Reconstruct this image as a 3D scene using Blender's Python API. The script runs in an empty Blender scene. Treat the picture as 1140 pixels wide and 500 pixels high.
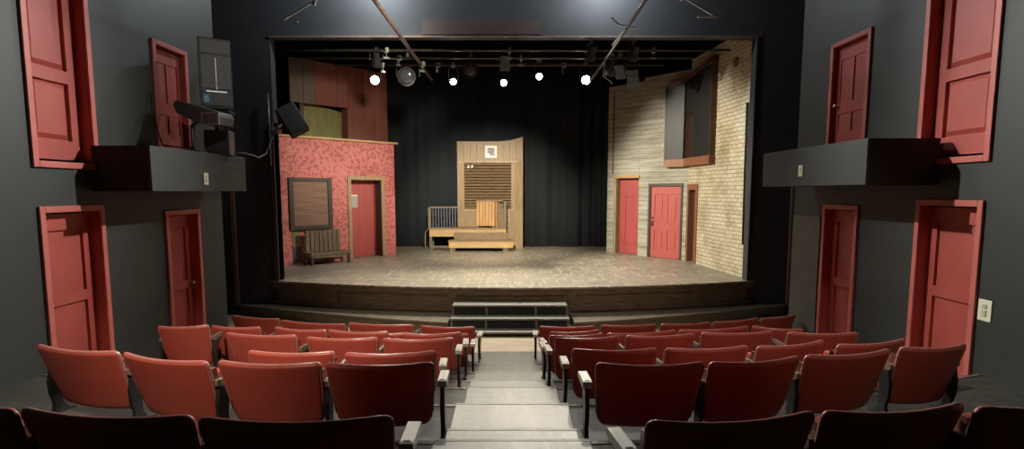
import bpy, bmesh, math, random
from mathutils import Matrix, Vector
random.seed(7)
R = math.radians
scene = bpy.context.scene
COL = scene.collection

# ------------------------------------------------------------------ camera, world, lights
cam_data = bpy.data.cameras.new('camera')
cam = bpy.data.objects.new('camera', cam_data)
COL.objects.link(cam)
cam.location = (0, 0, 2.5)
cam.rotation_euler = (R(90) - math.atan(0.1), 0, 0)
cam_data.sensor_fit = 'HORIZONTAL'
cam_data.sensor_width = 36
cam_data.lens = 36 * 600 / 1140
cam_data.shift_y = 23 / 1140
cam_data.clip_start = 0.05
scene.camera = cam

world = bpy.data.worlds.new('world')
scene.world = world
world.use_nodes = True
world.node_tree.nodes['Background'].inputs[0].default_value = (0.55, 0.65, 0.8, 1)
world.node_tree.nodes['Background'].inputs[1].default_value = 0.0

vs = scene.view_settings
vs.view_transform = 'Standard'
vs.look = 'None'
vs.gamma = 1
vs.use_curve_mapping = False
vs.exposure = 0.0

WARM = (1.0, 0.91, 0.73)
COOL = (0.97, 1.0, 0.91)
TUNG = (1.0, 0.74, 0.45)
BLUE = (0.88, 0.95, 1.0)


def spot(loc, aim, power, angle, blend, color, size=0.08):
    d = bpy.data.lights.new('spot_lamp', 'SPOT')
    d.energy = power
    d.spot_size = R(angle)
    d.spot_blend = blend
    d.color = color
    d.shadow_soft_size = size
    o = bpy.data.objects.new('spot_lamp', d)
    COL.objects.link(o)
    o.location = loc
    o.rotation_euler = (Vector(aim) - Vector(loc)).to_track_quat('-Z', 'Y').to_euler()
    return o


def point(loc, power, color, size=0.08):
    d = bpy.data.lights.new('added_glow_light', 'POINT')
    d.energy = power
    d.color = color
    d.shadow_soft_size = size
    o = bpy.data.objects.new('added_glow_light', d)
    COL.objects.link(o)
    o.location = loc
    return o


# house lamps over the front seats, pointing back at the side walls
spot((1.65, 8.2, 6.0), (-4.4, 3.2, 2.1), 2750, 58, 1.0, COOL, 0.06)
spot((-2.3, 8.2, 6.0), (4.4, 3.2, 2.0), 2750, 58, 1.0, COOL, 0.06)
# added spot without a fixture, brightening the aisle and the seat tops
spot((0.2, 9.3, 6.2), (0.12, 4.6, 0.5), 520, 44, 1.0, (1, 0.95, 0.86), 0.08)
# added point lights imitating the lens flare as a glow on the header wall
point((1.75, 10.1, 6.6), 200, BLUE, 0.1)
point((-2.6, 10.1, 6.6), 220, BLUE, 0.1)
# seat lamps at the back of the house
spot((-2.3, 1.0, 6.0), (-2.45, 5.6, 0.8), 2300, 39, 0.95, WARM, 0.1)
spot((2.3, 1.0, 6.0), (2.75, 6.4, 0.6), 560, 38, 0.95, WARM, 0.1)
# two added fill spots, then the front of house stage lamps
spot((0.0, 5.6, 5.4), (0.0, 10.3, 0.4), 420, 64, 1.0, WARM, 0.1)  # added fill in place of house bounce on the apron and front seat backs
spot((2.0, 0.4, 6.3), (-4.05, 7.5, 3.9), 420, 15, 0.9, COOL, 0.1)  # added narrow spot, there only to brighten the loudspeaker
spot((-0.7, 7.0, 5.25), (-0.7, 16.2, 1.9), 6000, 36, 0.8, WARM, 0.15)
spot((0.9, 7.0, 5.25), (3.0, 14.6, 1.6), 1600, 36, 0.8, WARM, 0.15)
spot((-0.9, 7.0, 5.25), (-4.0, 14.6, 3.9), 1500, 42, 0.8, WARM, 0.3)
# stage lamps on the cross pipes washing the two sides of the set, plus an added floor downlight
spot((1.55, 11.65, 5.05), (-4.3, 14.3, 1.8), 1250, 48, 0.9, WARM, 0.3)
spot((-2.85, 12.0, 5.0), (4.2, 13.2, 2.0), 2600, 54, 0.6, WARM, 0.1)
spot((0.0, 14.2, 5.6), (0.3, 13.0, 0.7), 700, 105, 0.9, WARM, 0.2)  # added downlight without a fixture, brightening the rear stage floor


# ------------------------------------------------------------------ materials
def new_mat(name):
    m = bpy.data.materials.new(name)
    m.use_nodes = True
    nt = m.node_tree
    return m, nt, nt.nodes['Principled BSDF'], nt.links


def coords(nt, lk, scale=(1, 1, 1), swap=False):
    tc = nt.nodes.new('ShaderNodeTexCoord')
    out = tc.outputs['Object']
    if swap:                                   # x, z -> texture plane
        sp = nt.nodes.new('ShaderNodeSeparateXYZ')
        cb = nt.nodes.new('ShaderNodeCombineXYZ')
        lk.new(out, sp.inputs[0])
        lk.new(sp.outputs[0], cb.inputs[0])
        lk.new(sp.outputs[2], cb.inputs[1])
        lk.new(sp.outputs[1], cb.inputs[2])
        out = cb.outputs[0]
    mp = nt.nodes.new('ShaderNodeMapping')
    mp.inputs['Scale'].default_value = scale
    lk.new(out, mp.inputs[0])
    return mp.outputs[0]


def ramp(nt, lk, fac, stops):
    r = nt.nodes.new('ShaderNodeValToRGB')
    e = r.color_ramp.elements
    while len(e) < len(stops):
        e.new(0.5)
    for el, (p, c) in zip(e, stops):
        el.position = p
        el.color = (*c, 1)
    lk.new(fac, r.inputs[0])
    return r.outputs[0]


def noise(nt, lk, vec, scale, detail=4, rough=0.6):
    n = nt.nodes.new('ShaderNodeTexNoise')
    n.inputs['Scale'].default_value = scale
    n.inputs['Detail'].default_value = detail
    n.inputs['Roughness'].default_value = rough
    lk.new(vec, n.inputs['Vector'])
    return n.outputs['Fac']


def mix(nt, lk, fac, a, b, mode='MIX'):
    m = nt.nodes.new('ShaderNodeMix')
    m.data_type = 'RGBA'
    m.blend_type = mode
    for sock, v in ((m.inputs[0], fac), (m.inputs[6], a), (m.inputs[7], b)):
        if hasattr(v, 'is_output'):
            lk.new(v, sock)
        elif isinstance(v, (int, float)):
            sock.default_value = v
        else:
            sock.default_value = (*v, 1)
    return m.outputs[2]


def bump(nt, lk, height, strength, dist, bs):
    b = nt.nodes.new('ShaderNodeBump')
    b.inputs['Strength'].default_value = strength
    b.inputs['Distance'].default_value = dist
    lk.new(height, b.inputs['Height'])
    lk.new(b.outputs[0], bs.inputs['Normal'])


def mottled(name, c, rough=0.6, vary=0.25, scale=3.0, stretch=(1, 1, 1), metal=0.0, spec=0.5):
    m, nt, bs, lk = new_mat(name)
    f = noise(nt, lk, coords(nt, lk, stretch), scale)
    lo = tuple(v * (1 - vary) for v in c)
    hi = tuple(min(1, v * (1 + vary)) for v in c)
    lk.new(ramp(nt, lk, f, [(0.3, lo), (0.7, hi)]), bs.inputs['Base Color'])
    bs.inputs['Roughness'].default_value = rough
    bs.inputs['Metallic'].default_value = metal
    bs.inputs['Specular IOR Level'].default_value = spec
    return m


def wood(name, c, rough=0.55, vary=0.4, stretch=(12, 12, 1), scale=2.0):
    m, nt, bs, lk = new_mat(name)
    v = coords(nt, lk, stretch)
    f = noise(nt, lk, v, scale, 6, 0.65)
    lo = tuple(x * (1 - vary) for x in c)
    hi = tuple(min(1, x * (1 + vary)) for x in c)
    lk.new(ramp(nt, lk, f, [(0.3, lo), (0.55, c), (0.75, hi)]), bs.inputs['Base Color'])
    bs.inputs['Roughness'].default_value = rough
    bump(nt, lk, f, 0.2, 0.01, bs)
    return m


def emit(name, c, s):
    m, nt, bs, lk = new_mat(name)
    bs.inputs['Base Color'].default_value = (*c, 1)
    bs.inputs['Emission Color'].default_value = (*c, 1)
    bs.inputs['Emission Strength'].default_value = s
    return m


M = {}


def make_plain_board():
    m, nt, bs, lk = new_mat('brown_ruled_board')
    f = noise(nt, lk, coords(nt, lk, (0.8, 1, 22)), 2.0, 5, 0.6)
    lk.new(ramp(nt, lk, f, [(0.4, (0.15, 0.075, 0.05)), (0.6, (0.23, 0.125, 0.09))]), bs.inputs['Base Color'])
    bs.inputs['Roughness'].default_value = 0.6
    return m


M['wall'] = mottled('dark_grey_green_paint', (0.027, 0.029, 0.0265), 0.55, 0.12, 1.5)
M['black'] = mottled('black_paint', (0.012, 0.013, 0.015), 0.75, 0.2)
M['header'] = mottled('black_header_paint', (0.028, 0.0305, 0.034), 0.7, 0.15, 2)
M['header_brown'] = mottled('brown_header_board', (0.055, 0.036, 0.03), 0.6, 0.15, 2)
M['box_face'] = mottled('grey_box_paint', (0.036, 0.039, 0.038), 0.5, 0.12, 2)
M['ceiling'] = mottled('black_ceiling', (0.012, 0.013, 0.015), 0.9, 0.2)
M['door'] = mottled('red_door_paint', (0.40, 0.07, 0.055), 0.5, 0.14, 2.5, (1, 1, 0.5))
M['frame'] = mottled('door_red_lit_frame', (0.48, 0.12, 0.10), 0.45, 0.14, 4)  # the door red made lighter, standing in for light catching the frames
M['vinyl'] = mottled('red_seat_vinyl', (0.40, 0.068, 0.045), 0.42, 0.08, 6)
M['rim'] = mottled('red_rim_baked_highlight', (0.40, 0.14, 0.12), 0.22, 0.1, 6)  # red paled so the lamp highlight along the seat tops is in the colour
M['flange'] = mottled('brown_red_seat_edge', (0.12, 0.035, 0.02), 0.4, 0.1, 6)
M['arm_mid'] = wood('dark_worn_armrest', (0.16, 0.11, 0.075), 0.3, 0.4, (8, 2, 8), 4)
M['iron'] = mottled('black_iron', (0.015, 0.014, 0.014), 0.4, 0.2, 8)
M['arm'] = wood('worn_pale_armrest', (0.5, 0.45, 0.37), 0.3, 0.2, (8, 2, 8), 4)
M['armslot'] = mottled('dark_slot', (0.02, 0.02, 0.02), 0.6)
M['plate'] = mottled('cream_plastic', (0.7, 0.68, 0.52), 0.4, 0.03)
M['plate_d'] = mottled('cream_plastic_toggle', (0.5, 0.48, 0.36), 0.4, 0.03)
M['brass'] = mottled('worn_brass_knob', (0.6, 0.5, 0.35), 0.35, 0.1, 5, (1, 1, 1), 0.8)
M['tan'] = wood('tan_timber', (0.36, 0.25, 0.14), 0.5, 0.3, (10, 10, 1))
M['tantrim'] = wood('brown_corner_trim', (0.16, 0.10, 0.055), 0.5, 0.3, (10, 10, 1))
M['darktim'] = wood('dark_timber', (0.07, 0.045, 0.03), 0.5, 0.4, (10, 10, 1))
M['apron'] = wood('dark_worn_stage_front', (0.14, 0.11, 0.07), 0.45, 0.6, (1.2, 6, 14), 2.5)
M['ledge'] = wood('scuffed_ledge_timber', (0.14, 0.115, 0.08), 0.42, 0.6, (2, 10, 10), 3)
M['step'] = wood('grey_step_timber', (0.15, 0.147, 0.125), 0.5, 0.3, (2, 10, 10), 3)
M['bench'] = wood('grey_brown_bench_timber', (0.16, 0.115, 0.07), 0.55, 0.5, (14, 14, 1.5), 2)
M['shutter'] = wood('brown_shutter_timber', (0.22, 0.145, 0.075), 0.5, 0.5, (1.5, 10, 14), 3)
M['panel'] = wood('brown_panel_timber', (0.3, 0.195, 0.095), 0.5, 0.35, (14, 10, 1), 2)
M['orange'] = wood('orange_slat_timber', (0.5, 0.26, 0.085), 0.45, 0.3, (14, 10, 1), 2)
M['deck'] = wood('brown_deck_timber', (0.22, 0.14, 0.07), 0.5, 0.4, (1.5, 10, 12), 3)
M['fascia'] = wood('honey_fascia_timber', (0.46, 0.29, 0.12), 0.5, 0.25, (1.5, 10, 12), 2)
M['bal'] = mottled('dark_blue_grey_baluster', (0.05, 0.055, 0.075), 0.5)
M['olive'] = wood('olive_board', (0.2, 0.18, 0.06), 0.6, 0.3, (4, 4, 1), 2)
M['olivegrey'] = mottled('olive_grey_board', (0.085, 0.08, 0.062), 0.7, 0.15, 2.5)
M['plank_red'] = wood('faded_red_plank', (0.20, 0.06, 0.043), 0.6, 0.3, (9, 9, 0.6), 1.6)
M['plank_grey'] = wood('grey_brown_plank', (0.12, 0.085, 0.065), 0.6, 0.3, (9, 9, 0.6), 1.6)
M['setdoor'] = wood('red_scenery_door', (0.38, 0.068, 0.063), 0.5, 0.14, (8, 8, 0.6), 1.6)
M['setdoor2'] = wood('coral_scenery_door', (0.43, 0.09, 0.085), 0.5, 0.12, (8, 8, 0.6), 1.6)
M['bayor'] = wood('orange_brown_bay_timber', (0.26, 0.105, 0.05), 0.5, 0.3, (3, 3, 8), 2)
M['bayred'] = wood('dark_red_brown_bay_timber', (0.13, 0.05, 0.03), 0.5, 0.3, (8, 8, 1), 2)
M['bay'] = wood('slate_grey_bay_board', (0.014, 0.014, 0.0135), 0.5, 0.55, (9, 9, 0.6), 2)
M['paper'] = mottled('white_paper', (0.75, 0.74, 0.7), 0.7, 0.03)
M['papergrey'] = mottled('grey_paper', (0.36, 0.35, 0.33), 0.7, 0.08, 5)
M['ink'] = mottled('grey_ink', (0.13, 0.12, 0.13), 0.7, 0.1)
M['boardface'] = make_plain_board()
M['frameb'] = wood('black_brown_picture_frame', (0.035, 0.025, 0.02), 0.5, 0.4, (12, 12, 12), 3)
M['curtain'] = mottled('blue_black_curtain', (0.011, 0.0145, 0.019), 0.9, 0.15, 3, (1, 1, 0.3))
M['pipe'] = mottled('scuffed_steel_pipe', (0.12, 0.11, 0.11), 0.4, 0.3, 8, (1, 1, 1), 0.6)
M['pipe_b'] = mottled('brown_steel_pipe', (0.16, 0.11, 0.09), 0.45, 0.3, 8, (1, 1, 1), 0.3)
M['lampbody'] = mottled('black_lamp_housing', (0.03, 0.031, 0.034), 0.38, 0.2, 8, (1, 1, 1), 0.3)
M['steel'] = mottled('bright_steel', (0.55, 0.55, 0.55), 0.35, 0.15, 8, (1, 1, 1), 0.7)
M['lens_lit'] = emit('lit_lens', (1.0, 0.93, 0.75), 40)
M['lens_off'] = mottled('dark_glass_lens', (0.06, 0.065, 0.075), 0.12, 0.1)
M['speaker'] = mottled('black_speaker_cabinet', (0.05, 0.05, 0.052), 0.45, 0.2, 6)
M['grille'] = mottled('grey_speaker_grille', (0.17, 0.17, 0.172), 0.5, 0.2, 60)
M['blue'] = mottled('blue_sticker', (0.14, 0.48, 0.85), 0.5, 0.05)
M['cable'] = mottled('grey_cable', (0.05, 0.05, 0.055), 0.5)
M['tanboard'] = mottled('tan_pit_floor', (0.30, 0.235, 0.16), 0.6, 0.2, 2, (1, 4, 1))


def make_wallpaper():
    m, nt, bs, lk = new_mat('peeling_red_wallpaper')
    v = coords(nt, lk, (1, 1, 1), True)
    n1 = noise(nt, lk, v, 10.5, 5, 0.65)
    n2 = noise(nt, lk, v, 0.7, 2, 0.5)
    n3 = noise(nt, lk, v, 2.0, 3, 0.5)
    base = ramp(nt, lk, n3, [(0.3, (0.48, 0.125, 0.115)), (0.7, (0.58, 0.18, 0.165))])
    # curly dark flecks: a thin band of the noise
    ad = nt.nodes.new('ShaderNodeMath'); ad.operation = 'MULTIPLY_ADD'
    lk.new(n2, ad.inputs[0]); ad.inputs[1].default_value = 0.25
    lk.new(n1, ad.inputs[2])
    fleck = ramp(nt, lk, ad.outputs[0], [(0.65, (0, 0, 0)), (0.668, (0.85, 0.85, 0.85)), (0.71, (0.85, 0.85, 0.85)), (0.735, (0, 0, 0))])
    rgb = nt.nodes.new('ShaderNodeRGBToBW')
    lk.new(fleck, rgb.inputs[0])
    lk.new(mix(nt, lk, rgb.outputs[0], base, (0.17, 0.022, 0.02)), bs.inputs['Base Color'])
    bs.inputs['Roughness'].default_value = 0.6
    return m


def make_brick(name, c1, c2, mort, bw, bh, msize, stain, offset=0.5, stretch=(1, 1, 1)):
    m, nt, bs, lk = new_mat(name)
    v = coords(nt, lk, (1, 1, 1), True)
    b = nt.nodes.new('ShaderNodeTexBrick')
    b.offset = offset
    b.inputs['Scale'].default_value = 1
    b.inputs['Brick Width'].default_value = bw
    b.inputs['Row Height'].default_value = bh
    b.inputs['Mortar Size'].default_value = msize
    b.inputs['Mortar Smooth'].default_value = 0.3
    b.inputs['Bias'].default_value = -0.1
    b.inputs['Color1'].default_value = (*c1, 1)
    b.inputs['Color2'].default_value = (*c2, 1)
    b.inputs['Mortar'].default_value = (*mort, 1)
    wob = nt.nodes.new('ShaderNodeTexNoise')
    wob.inputs['Scale'].default_value = 3
    lk.new(v, wob.inputs['Vector'])
    mixv = nt.nodes.new('ShaderNodeMix'); mixv.data_type = 'VECTOR'
    mixv.inputs[0].default_value = 0.035
    lk.new(v, mixv.inputs[4]); lk.new(wob.outputs['Color'], mixv.inputs[5])
    lk.new(mixv.outputs[1], b.inputs['Vector'])
    f = noise(nt, lk, coords(nt, lk, stretch, True), 1.3, 7, 0.68)
    st = ramp(nt, lk, f, [(0.32, stain), (0.55, (1, 1, 1)), (1, (1, 1, 1))])
    lk.new(mix(nt, lk, 1.0, b.outputs['Color'], st, 'MULTIPLY'), bs.inputs['Base Color'])
    bs.inputs['Roughness'].default_value = 0.7
    iv = nt.nodes.new('ShaderNodeMath'); iv.operation = 'SUBTRACT'
    iv.inputs[0].default_value = 1
    lk.new(b.outputs['Fac'], iv.inputs[1])
    bump(nt, lk, iv.outputs[0], 0.6, 0.015, bs)
    return m


def make_plank_floor(name, base, light, pw, pl, streak, rough, axis_swap=False, dens=(0.55, 0.75)):
    m, nt, bs, lk = new_mat(name)
    tc = nt.nodes.new('ShaderNodeTexCoord')
    mp = nt.nodes.new('ShaderNodeMapping')
    if axis_swap:
        mp.inputs['Rotation'].default_value = (0, 0, R(90))
    lk.new(tc.outputs['Object'], mp.inputs[0])
    b = nt.nodes.new('ShaderNodeTexBrick')
    b.inputs['Scale'].default_value = 1
    b.inputs['Brick Width'].default_value = pl
    b.inputs['Row Height'].default_value = pw
    b.inputs['Mortar Size'].default_value = 0.006
    b.inputs['Color1'].default_value = (*base, 1)
    b.inputs['Color2'].default_value = (*[x * 1.25 for x in base], 1)
    b.inputs['Mortar'].default_value = (*[x * 0.4 for x in base], 1)
    lk.new(mp.outputs[0], b.inputs['Vector'])
    m1 = nt.nodes.new('ShaderNodeMapping'); m1.inputs['Scale'].default_value = (1.2, streak, 1)
    lk.new(tc.outputs['Object'], m1.inputs[0])
    f1 = noise(nt, lk, m1.outputs[0], 1.6, 8, 0.72)
    m2 = nt.nodes.new('ShaderNodeMapping'); m2.inputs['Scale'].default_value = (streak, 1.5, 1)
    lk.new(tc.outputs['Object'], m2.inputs[0])
    f2 = noise(nt, lk, m2.outputs[0], 1.3, 8, 0.72)
    mx = nt.nodes.new('ShaderNodeMath'); mx.operation = 'MAXIMUM'
    lk.new(f1, mx.inputs[0]); lk.new(f2, mx.inputs[1])
    k = ramp(nt, lk, mx.outputs[0], [(dens[0], (0, 0, 0)), (dens[1], (1, 1, 1))])
    bw = nt.nodes.new('ShaderNodeRGBToBW'); lk.new(k, bw.inputs[0])
    lk.new(mix(nt, lk, bw.outputs[0], b.outputs['Color'], light), bs.inputs['Base Color'])
    rr = nt.nodes.new('ShaderNodeMapRange')
    rr.inputs['To Min'].default_value = rough - 0.1
    rr.inputs['To Max'].default_value = rough + 0.15
    lk.new(f1, rr.inputs[0]); lk.new(rr.outputs[0], bs.inputs['Roughness'])
    bump(nt, lk, mx.outputs[0], 0.15, 0.006, bs)
    return m


M['wallpaper'] = make_wallpaper()
M['brick'] = make_brick('cream_painted_brick', (0.62, 0.56, 0.42), (0.52, 0.47, 0.34), (0.25, 0.21, 0.14), 0.23, 0.085, 0.008, (0.62, 0.56, 0.42))
M['stone'] = make_brick('pale_coursed_boards', (0.43, 0.415, 0.345), (0.33, 0.32, 0.265), (0.22, 0.205, 0.165), 1.7, 0.125, 0.007, (0.55, 0.52, 0.46), 0.37, (0.7, 5, 1))
M['stage'] = make_plank_floor('scuffed_stage_planks', (0.19, 0.165, 0.125), (0.56, 0.50, 0.40), 0.14, 2.4, 9, 0.42, False, (0.50, 0.72))
M['tier'] = make_plank_floor('dark_scuffed_tier_planks', (0.032, 0.029, 0.022), (0.085, 0.077, 0.058), 0.15, 2.0, 5, 0.6, False, (0.52, 0.72))
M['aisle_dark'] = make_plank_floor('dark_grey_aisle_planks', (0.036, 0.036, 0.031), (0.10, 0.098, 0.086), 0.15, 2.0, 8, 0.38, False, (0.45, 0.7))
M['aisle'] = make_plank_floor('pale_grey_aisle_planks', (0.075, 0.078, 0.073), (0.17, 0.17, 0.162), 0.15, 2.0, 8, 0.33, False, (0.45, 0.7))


# ------------------------------------------------------------------ mesh helpers
def V(m, p):
    return (m @ Vector(p)) if m is not None else Vector(p)


def add_box(bm, x0, x1, y0, y1, z0, z1, m=None):
    vs_ = [bm.verts.new(V(m, p)) for p in ((x0, y0, z0), (x1, y0, z0), (x1, y1, z0), (x0, y1, z0),
                                          (x0, y0, z1), (x1, y0, z1), (x1, y1, z1), (x0, y1, z1))]
    for f in ((3, 2, 1, 0), (4, 5, 6, 7), (0, 1, 5, 4), (1, 2, 6, 5), (2, 3, 7, 6), (3, 0, 4, 7)):
        bm.faces.new([vs_[i] for i in f])


def add_prism(bm, poly, a0, a1, axis='x', m=None):
    """closed polygon extruded along one axis; poly holds the other two coordinates in order"""
    def mk(p, a):
        if axis == 'x':
            return (a, p[0], p[1])
        if axis == 'y':
            return (p[0], a, p[1])
        return (p[0], p[1], a)
    A = [bm.verts.new(V(m, mk(p, a0))) for p in poly]
    B = [bm.verts.new(V(m, mk(p, a1))) for p in poly]
    n = len(poly)
    bm.faces.new(A[::-1])
    bm.faces.new(B)
    for i in range(n):
        bm.faces.new((A[i], A[(i + 1) % n], B[(i + 1) % n], B[i]))


def add_tube(bm, pts, r, n=8, m=None):
    pts = [Vector(p) for p in pts]
    rings = []
    for i, p in enumerate(pts):
        t = (pts[min(i + 1, len(pts) - 1)] - pts[max(i - 1, 0)]).normalized()
        up = Vector((0, 0, 1)) if abs(t.z) < 0.9 else Vector((0, 1, 0))
        a = t.cross(up).normalized()
        b = t.cross(a).normalized()
        rr = r[i] if isinstance(r, (list, tuple)) else r
        rings.append([bm.verts.new(V(m, p + (a * math.cos(2 * math.pi * k / n) + b * math.sin(2 * math.pi * k / n)) * rr)) for k in range(n)])
    for q, w in zip(rings, rings[1:]):
        for k in range(n):
            bm.faces.new((q[k], q[(k + 1) % n], w[(k + 1) % n], w[k]))
    bm.faces.new(rings[0][::-1])
    bm.faces.new(rings[-1])


def add_lathe(bm, prof, n=20, m=None):
    """profile of (radius, height) turned about local z"""
    rings = [[bm.verts.new(V(m, (r * math.cos(2 * math.pi * k / n), r * math.sin(2 * math.pi * k / n), z))) for k in range(n)] for r, z in prof]
    for q, w in zip(rings, rings[1:]):
        for k in range(n):
            bm.faces.new((q[k], q[(k + 1) % n], w[(k + 1) % n], w[k]))
    bm.faces.new(rings[0][::-1])
    bm.faces.new(rings[-1])


def build(name, bm, mat, parent=None, loc=(0, 0, 0), rotz=0.0, bevel=0.0, smooth=False, kind=None, label=None):
    bmesh.ops.recalc_face_normals(bm, faces=bm.faces)
    me = bpy.data.meshes.new(name)
    bm.to_mesh(me)
    bm.free()
    me.materials.append(M[mat] if isinstance(mat, str) else mat)
    o = bpy.data.objects.new(name, me)
    COL.objects.link(o)
    o.location = loc
    o.rotation_euler = (0, 0, rotz)
    if parent is not None:
        o.parent = parent
    if smooth:
        for p in me.polygons:
            p.use_smooth = True
    if bevel:
        b = o.modifiers.new('edge', 'BEVEL')
        b.width = bevel
        b.segments = 2
        b.limit_method = 'ANGLE'
        b.angle_limit = R(40)
    if kind:
        o['kind'] = kind
    if label:
        o['label'] = label
    return o


def boxes(name, mat, lst, parent=None, loc=(0, 0, 0), rotz=0.0, bevel=0.0, kind=None, label=None):
    bm = bmesh.new()
    for b in lst:
        add_box(bm, *b)
    return build(name, bm, mat, parent, loc, rotz, bevel, False, kind, label)


def tag(o, label, cat, group=None):
    o['label'] = label
    o['category'] = cat
    if group:
        o['group'] = group
    return o


def thing(name, label, cat, loc=(0, 0, 0), rotz=0.0, group=None):
    o = bpy.data.objects.new(name, None)
    COL.objects.link(o)
    o.empty_display_size = 0.2
    o.location = loc
    o.rotation_euler = (0, 0, rotz)
    return tag(o, label, cat, group)


def aim_matrix(d):
    """rotation that turns local +z into the direction d"""
    return Vector(d).to_track_quat('Z', 'Y').to_matrix().to_4x4()


def struct_empty(name, loc=(0, 0, 0), rotz=0.0):
    o = bpy.data.objects.new(name, None)
    COL.objects.link(o)
    o.empty_display_size = 0.2
    o.location = loc
    o.rotation_euler = (0, 0, rotz)
    o['kind'] = 'structure'
    return o


# ------------------------------------------------------------------ room shell
WX = 4.63          # side walls of the seating
CEIL = 7.4


def wall_cells(lo, hi, holes):
    """(u0,u1,v0,v1) cells of a rectangle with rectangular holes cut out"""
    us = sorted({lo[0], hi[0], *[h[0] for h in holes], *[h[1] for h in holes]})
    vs_ = sorted({lo[1], hi[1], *[h[2] for h in holes], *[h[3] for h in holes]})
    out = []
    for a, b in zip(us, us[1:]):
        run = None
        for c, d in zip(vs_, vs_[1:]):
            um, vm = (a + b) / 2, (c + d) / 2
            inside = any(h[0] < um < h[1] and h[2] < vm < h[3] for h in holes)
            if inside:
                if run:
                    out.append((a, b, *run)); run = None
            else:
                run = (run[0], d) if run else (c, d)
        if run:
            out.append((a, b, *run))
    return out


# frame outer rectangles (y0, y1, z0, z1) of the doors in each side wall
DOORS = {
    -1: [('low', 5.26, 6.10, 0.42, 2.35), ('low', 7.17, 7.96, 0.12, 2.24), ('high', 5.24, 6.08, 2.735, 4.80), ('thin', 7.12, 7.87, 3.03, 4.46)],
    1: [('low', 5.28, 6.16, 0.42, 2.41), ('low', 7.19, 8.00, 0.12, 2.31), ('high', 5.26, 6.22, 2.79, 4.80), ('thin', 7.14, 8.02, 3.10, 4.60)],
}
FW = 0.065          # frame width
for side, nm in ((-1, 'wall_left'), (1, 'wall_right')):
    holes = [(d[1] + FW, d[2] - FW, d[3] + (FW if d[0] != 'low' else 0), d[4] - FW) for d in DOORS[side]]
    bm = bmesh.new()
    for a, b, c, d in wall_cells((-2.6, 0.0), (8.62 if side < 0 else 8.85, CEIL), holes):
        x0, x1 = (WX, WX + 0.3) if side > 0 else (-WX - 0.3, -WX)
        add_box(bm, x0, x1, a, b, c, d)
    build(nm, bm, 'wall', kind='structure')

boxes('wall_back', 'black', [(-4.93, 4.93, -2.9, -2.6, 0, CEIL)], kind='structure')
boxes('ceiling', 'ceiling', [(-7.5, 7.5, -2.9, 18.6, CEIL, CEIL + 0.2)], kind='structure')
# alcoves each side between the seating walls and the stage front wall
for side, nm, y in ((-1, 'wall_alcove_left', 8.62), (1, 'wall_alcove_right', 8.85)):
    a, b = (-6.2, -4.93) if side < 0 else (4.93, 6.2)
    c, d = (-6.2, -5.95) if side < 0 else (5.95, 6.2)
    boxes(nm, 'black', [(a, b, y - 0.25, y, 0, CEIL), (c, d, y, 10.8, 0, CEIL)], kind='structure')
# stage front wall with the wide opening
OXL, OXR, OZ = -4.70, 4.745, 5.47
boxes('wall_front', 'header', [(-6.2, OXL, 10.8, 11.0, 0, CEIL), (OXR, 6.2, 10.8, 11.0, 0, CEIL), (OXL, OXR, 10.8, 11.0, OZ, CEIL)], kind='structure')
boxes('trim_1', 'pipe_b', [(OXL - 0.02, OXR + 0.02, 10.775, 10.80, OZ - 0.005, OZ + 0.028)], kind='structure')
boxes('trim_2', 'darktim', [(OXL - 0.07, OXL, 10.76, 11.02, 0.7, 3.85)], kind='structure')
boxes('trim_3', 'tantrim', [(-5.60, -5.53, 10.74, 10.80, 0.24, 3.1)], kind='structure')
boxes('trim_4', 'tantrim', [(5.56, 5.63, 10.74, 10.80, 0.24, 3.3)], kind='structure')
boxes('trim_5', 'header_brown', [(-1.74, 0.55, 10.772, 10.80, OZ + 0.05, 5.80)], kind='structure')
boxes('trim_6', 'black', [(OXR, OXR + 0.03, 10.77, 10.80, 0.7, OZ)], kind='structure')
# stage house
boxes('wall_stage', 'black', [(-7.5, 7.5, 18.2, 18.6, 0, CEIL), (-7.5, -7.2, 11.0, 18.2, 0, CEIL), (7.2, 7.5, 11.0, 18.2, 0, CEIL)], kind='structure')


# ------------------------------------------------------------------ house doors
def panel_board(bm, x, y0, y1, z0, z1, s, raised):
    """a panel facing the room: flat board, or a raised field with sloped edges"""
    add_box(bm, min(x, x + s * 0.012), max(x, x + s * 0.012), y0, y1, z0, z1)
    if raised:
        e = 0.06
        f = 0.03
        xa, xb = x - s * 0.0, x - s * f
        A = [(xa, y0 + 0.012, z0 + 0.012), (xa, y1 - 0.012, z0 + 0.012), (xa, y1 - 0.012, z1 - 0.012), (xa, y0 + 0.012, z1 - 0.012)]
        B = [(xb, y0 + e, z0 + e), (xb, y1 - e, z0 + e), (xb, y1 - e, z1 - e), (xb, y0 + e, z1 - e)]
        A = [bm.verts.new(p) for p in A]
        B = [bm.verts.new(p) for p in B]
        bm.faces.new(A[::-1]); bm.faces.new(B)
        for i in range(4):
            bm.faces.new((A[i], A[(i + 1) % 4], B[(i + 1) % 4], B[i]))


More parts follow.
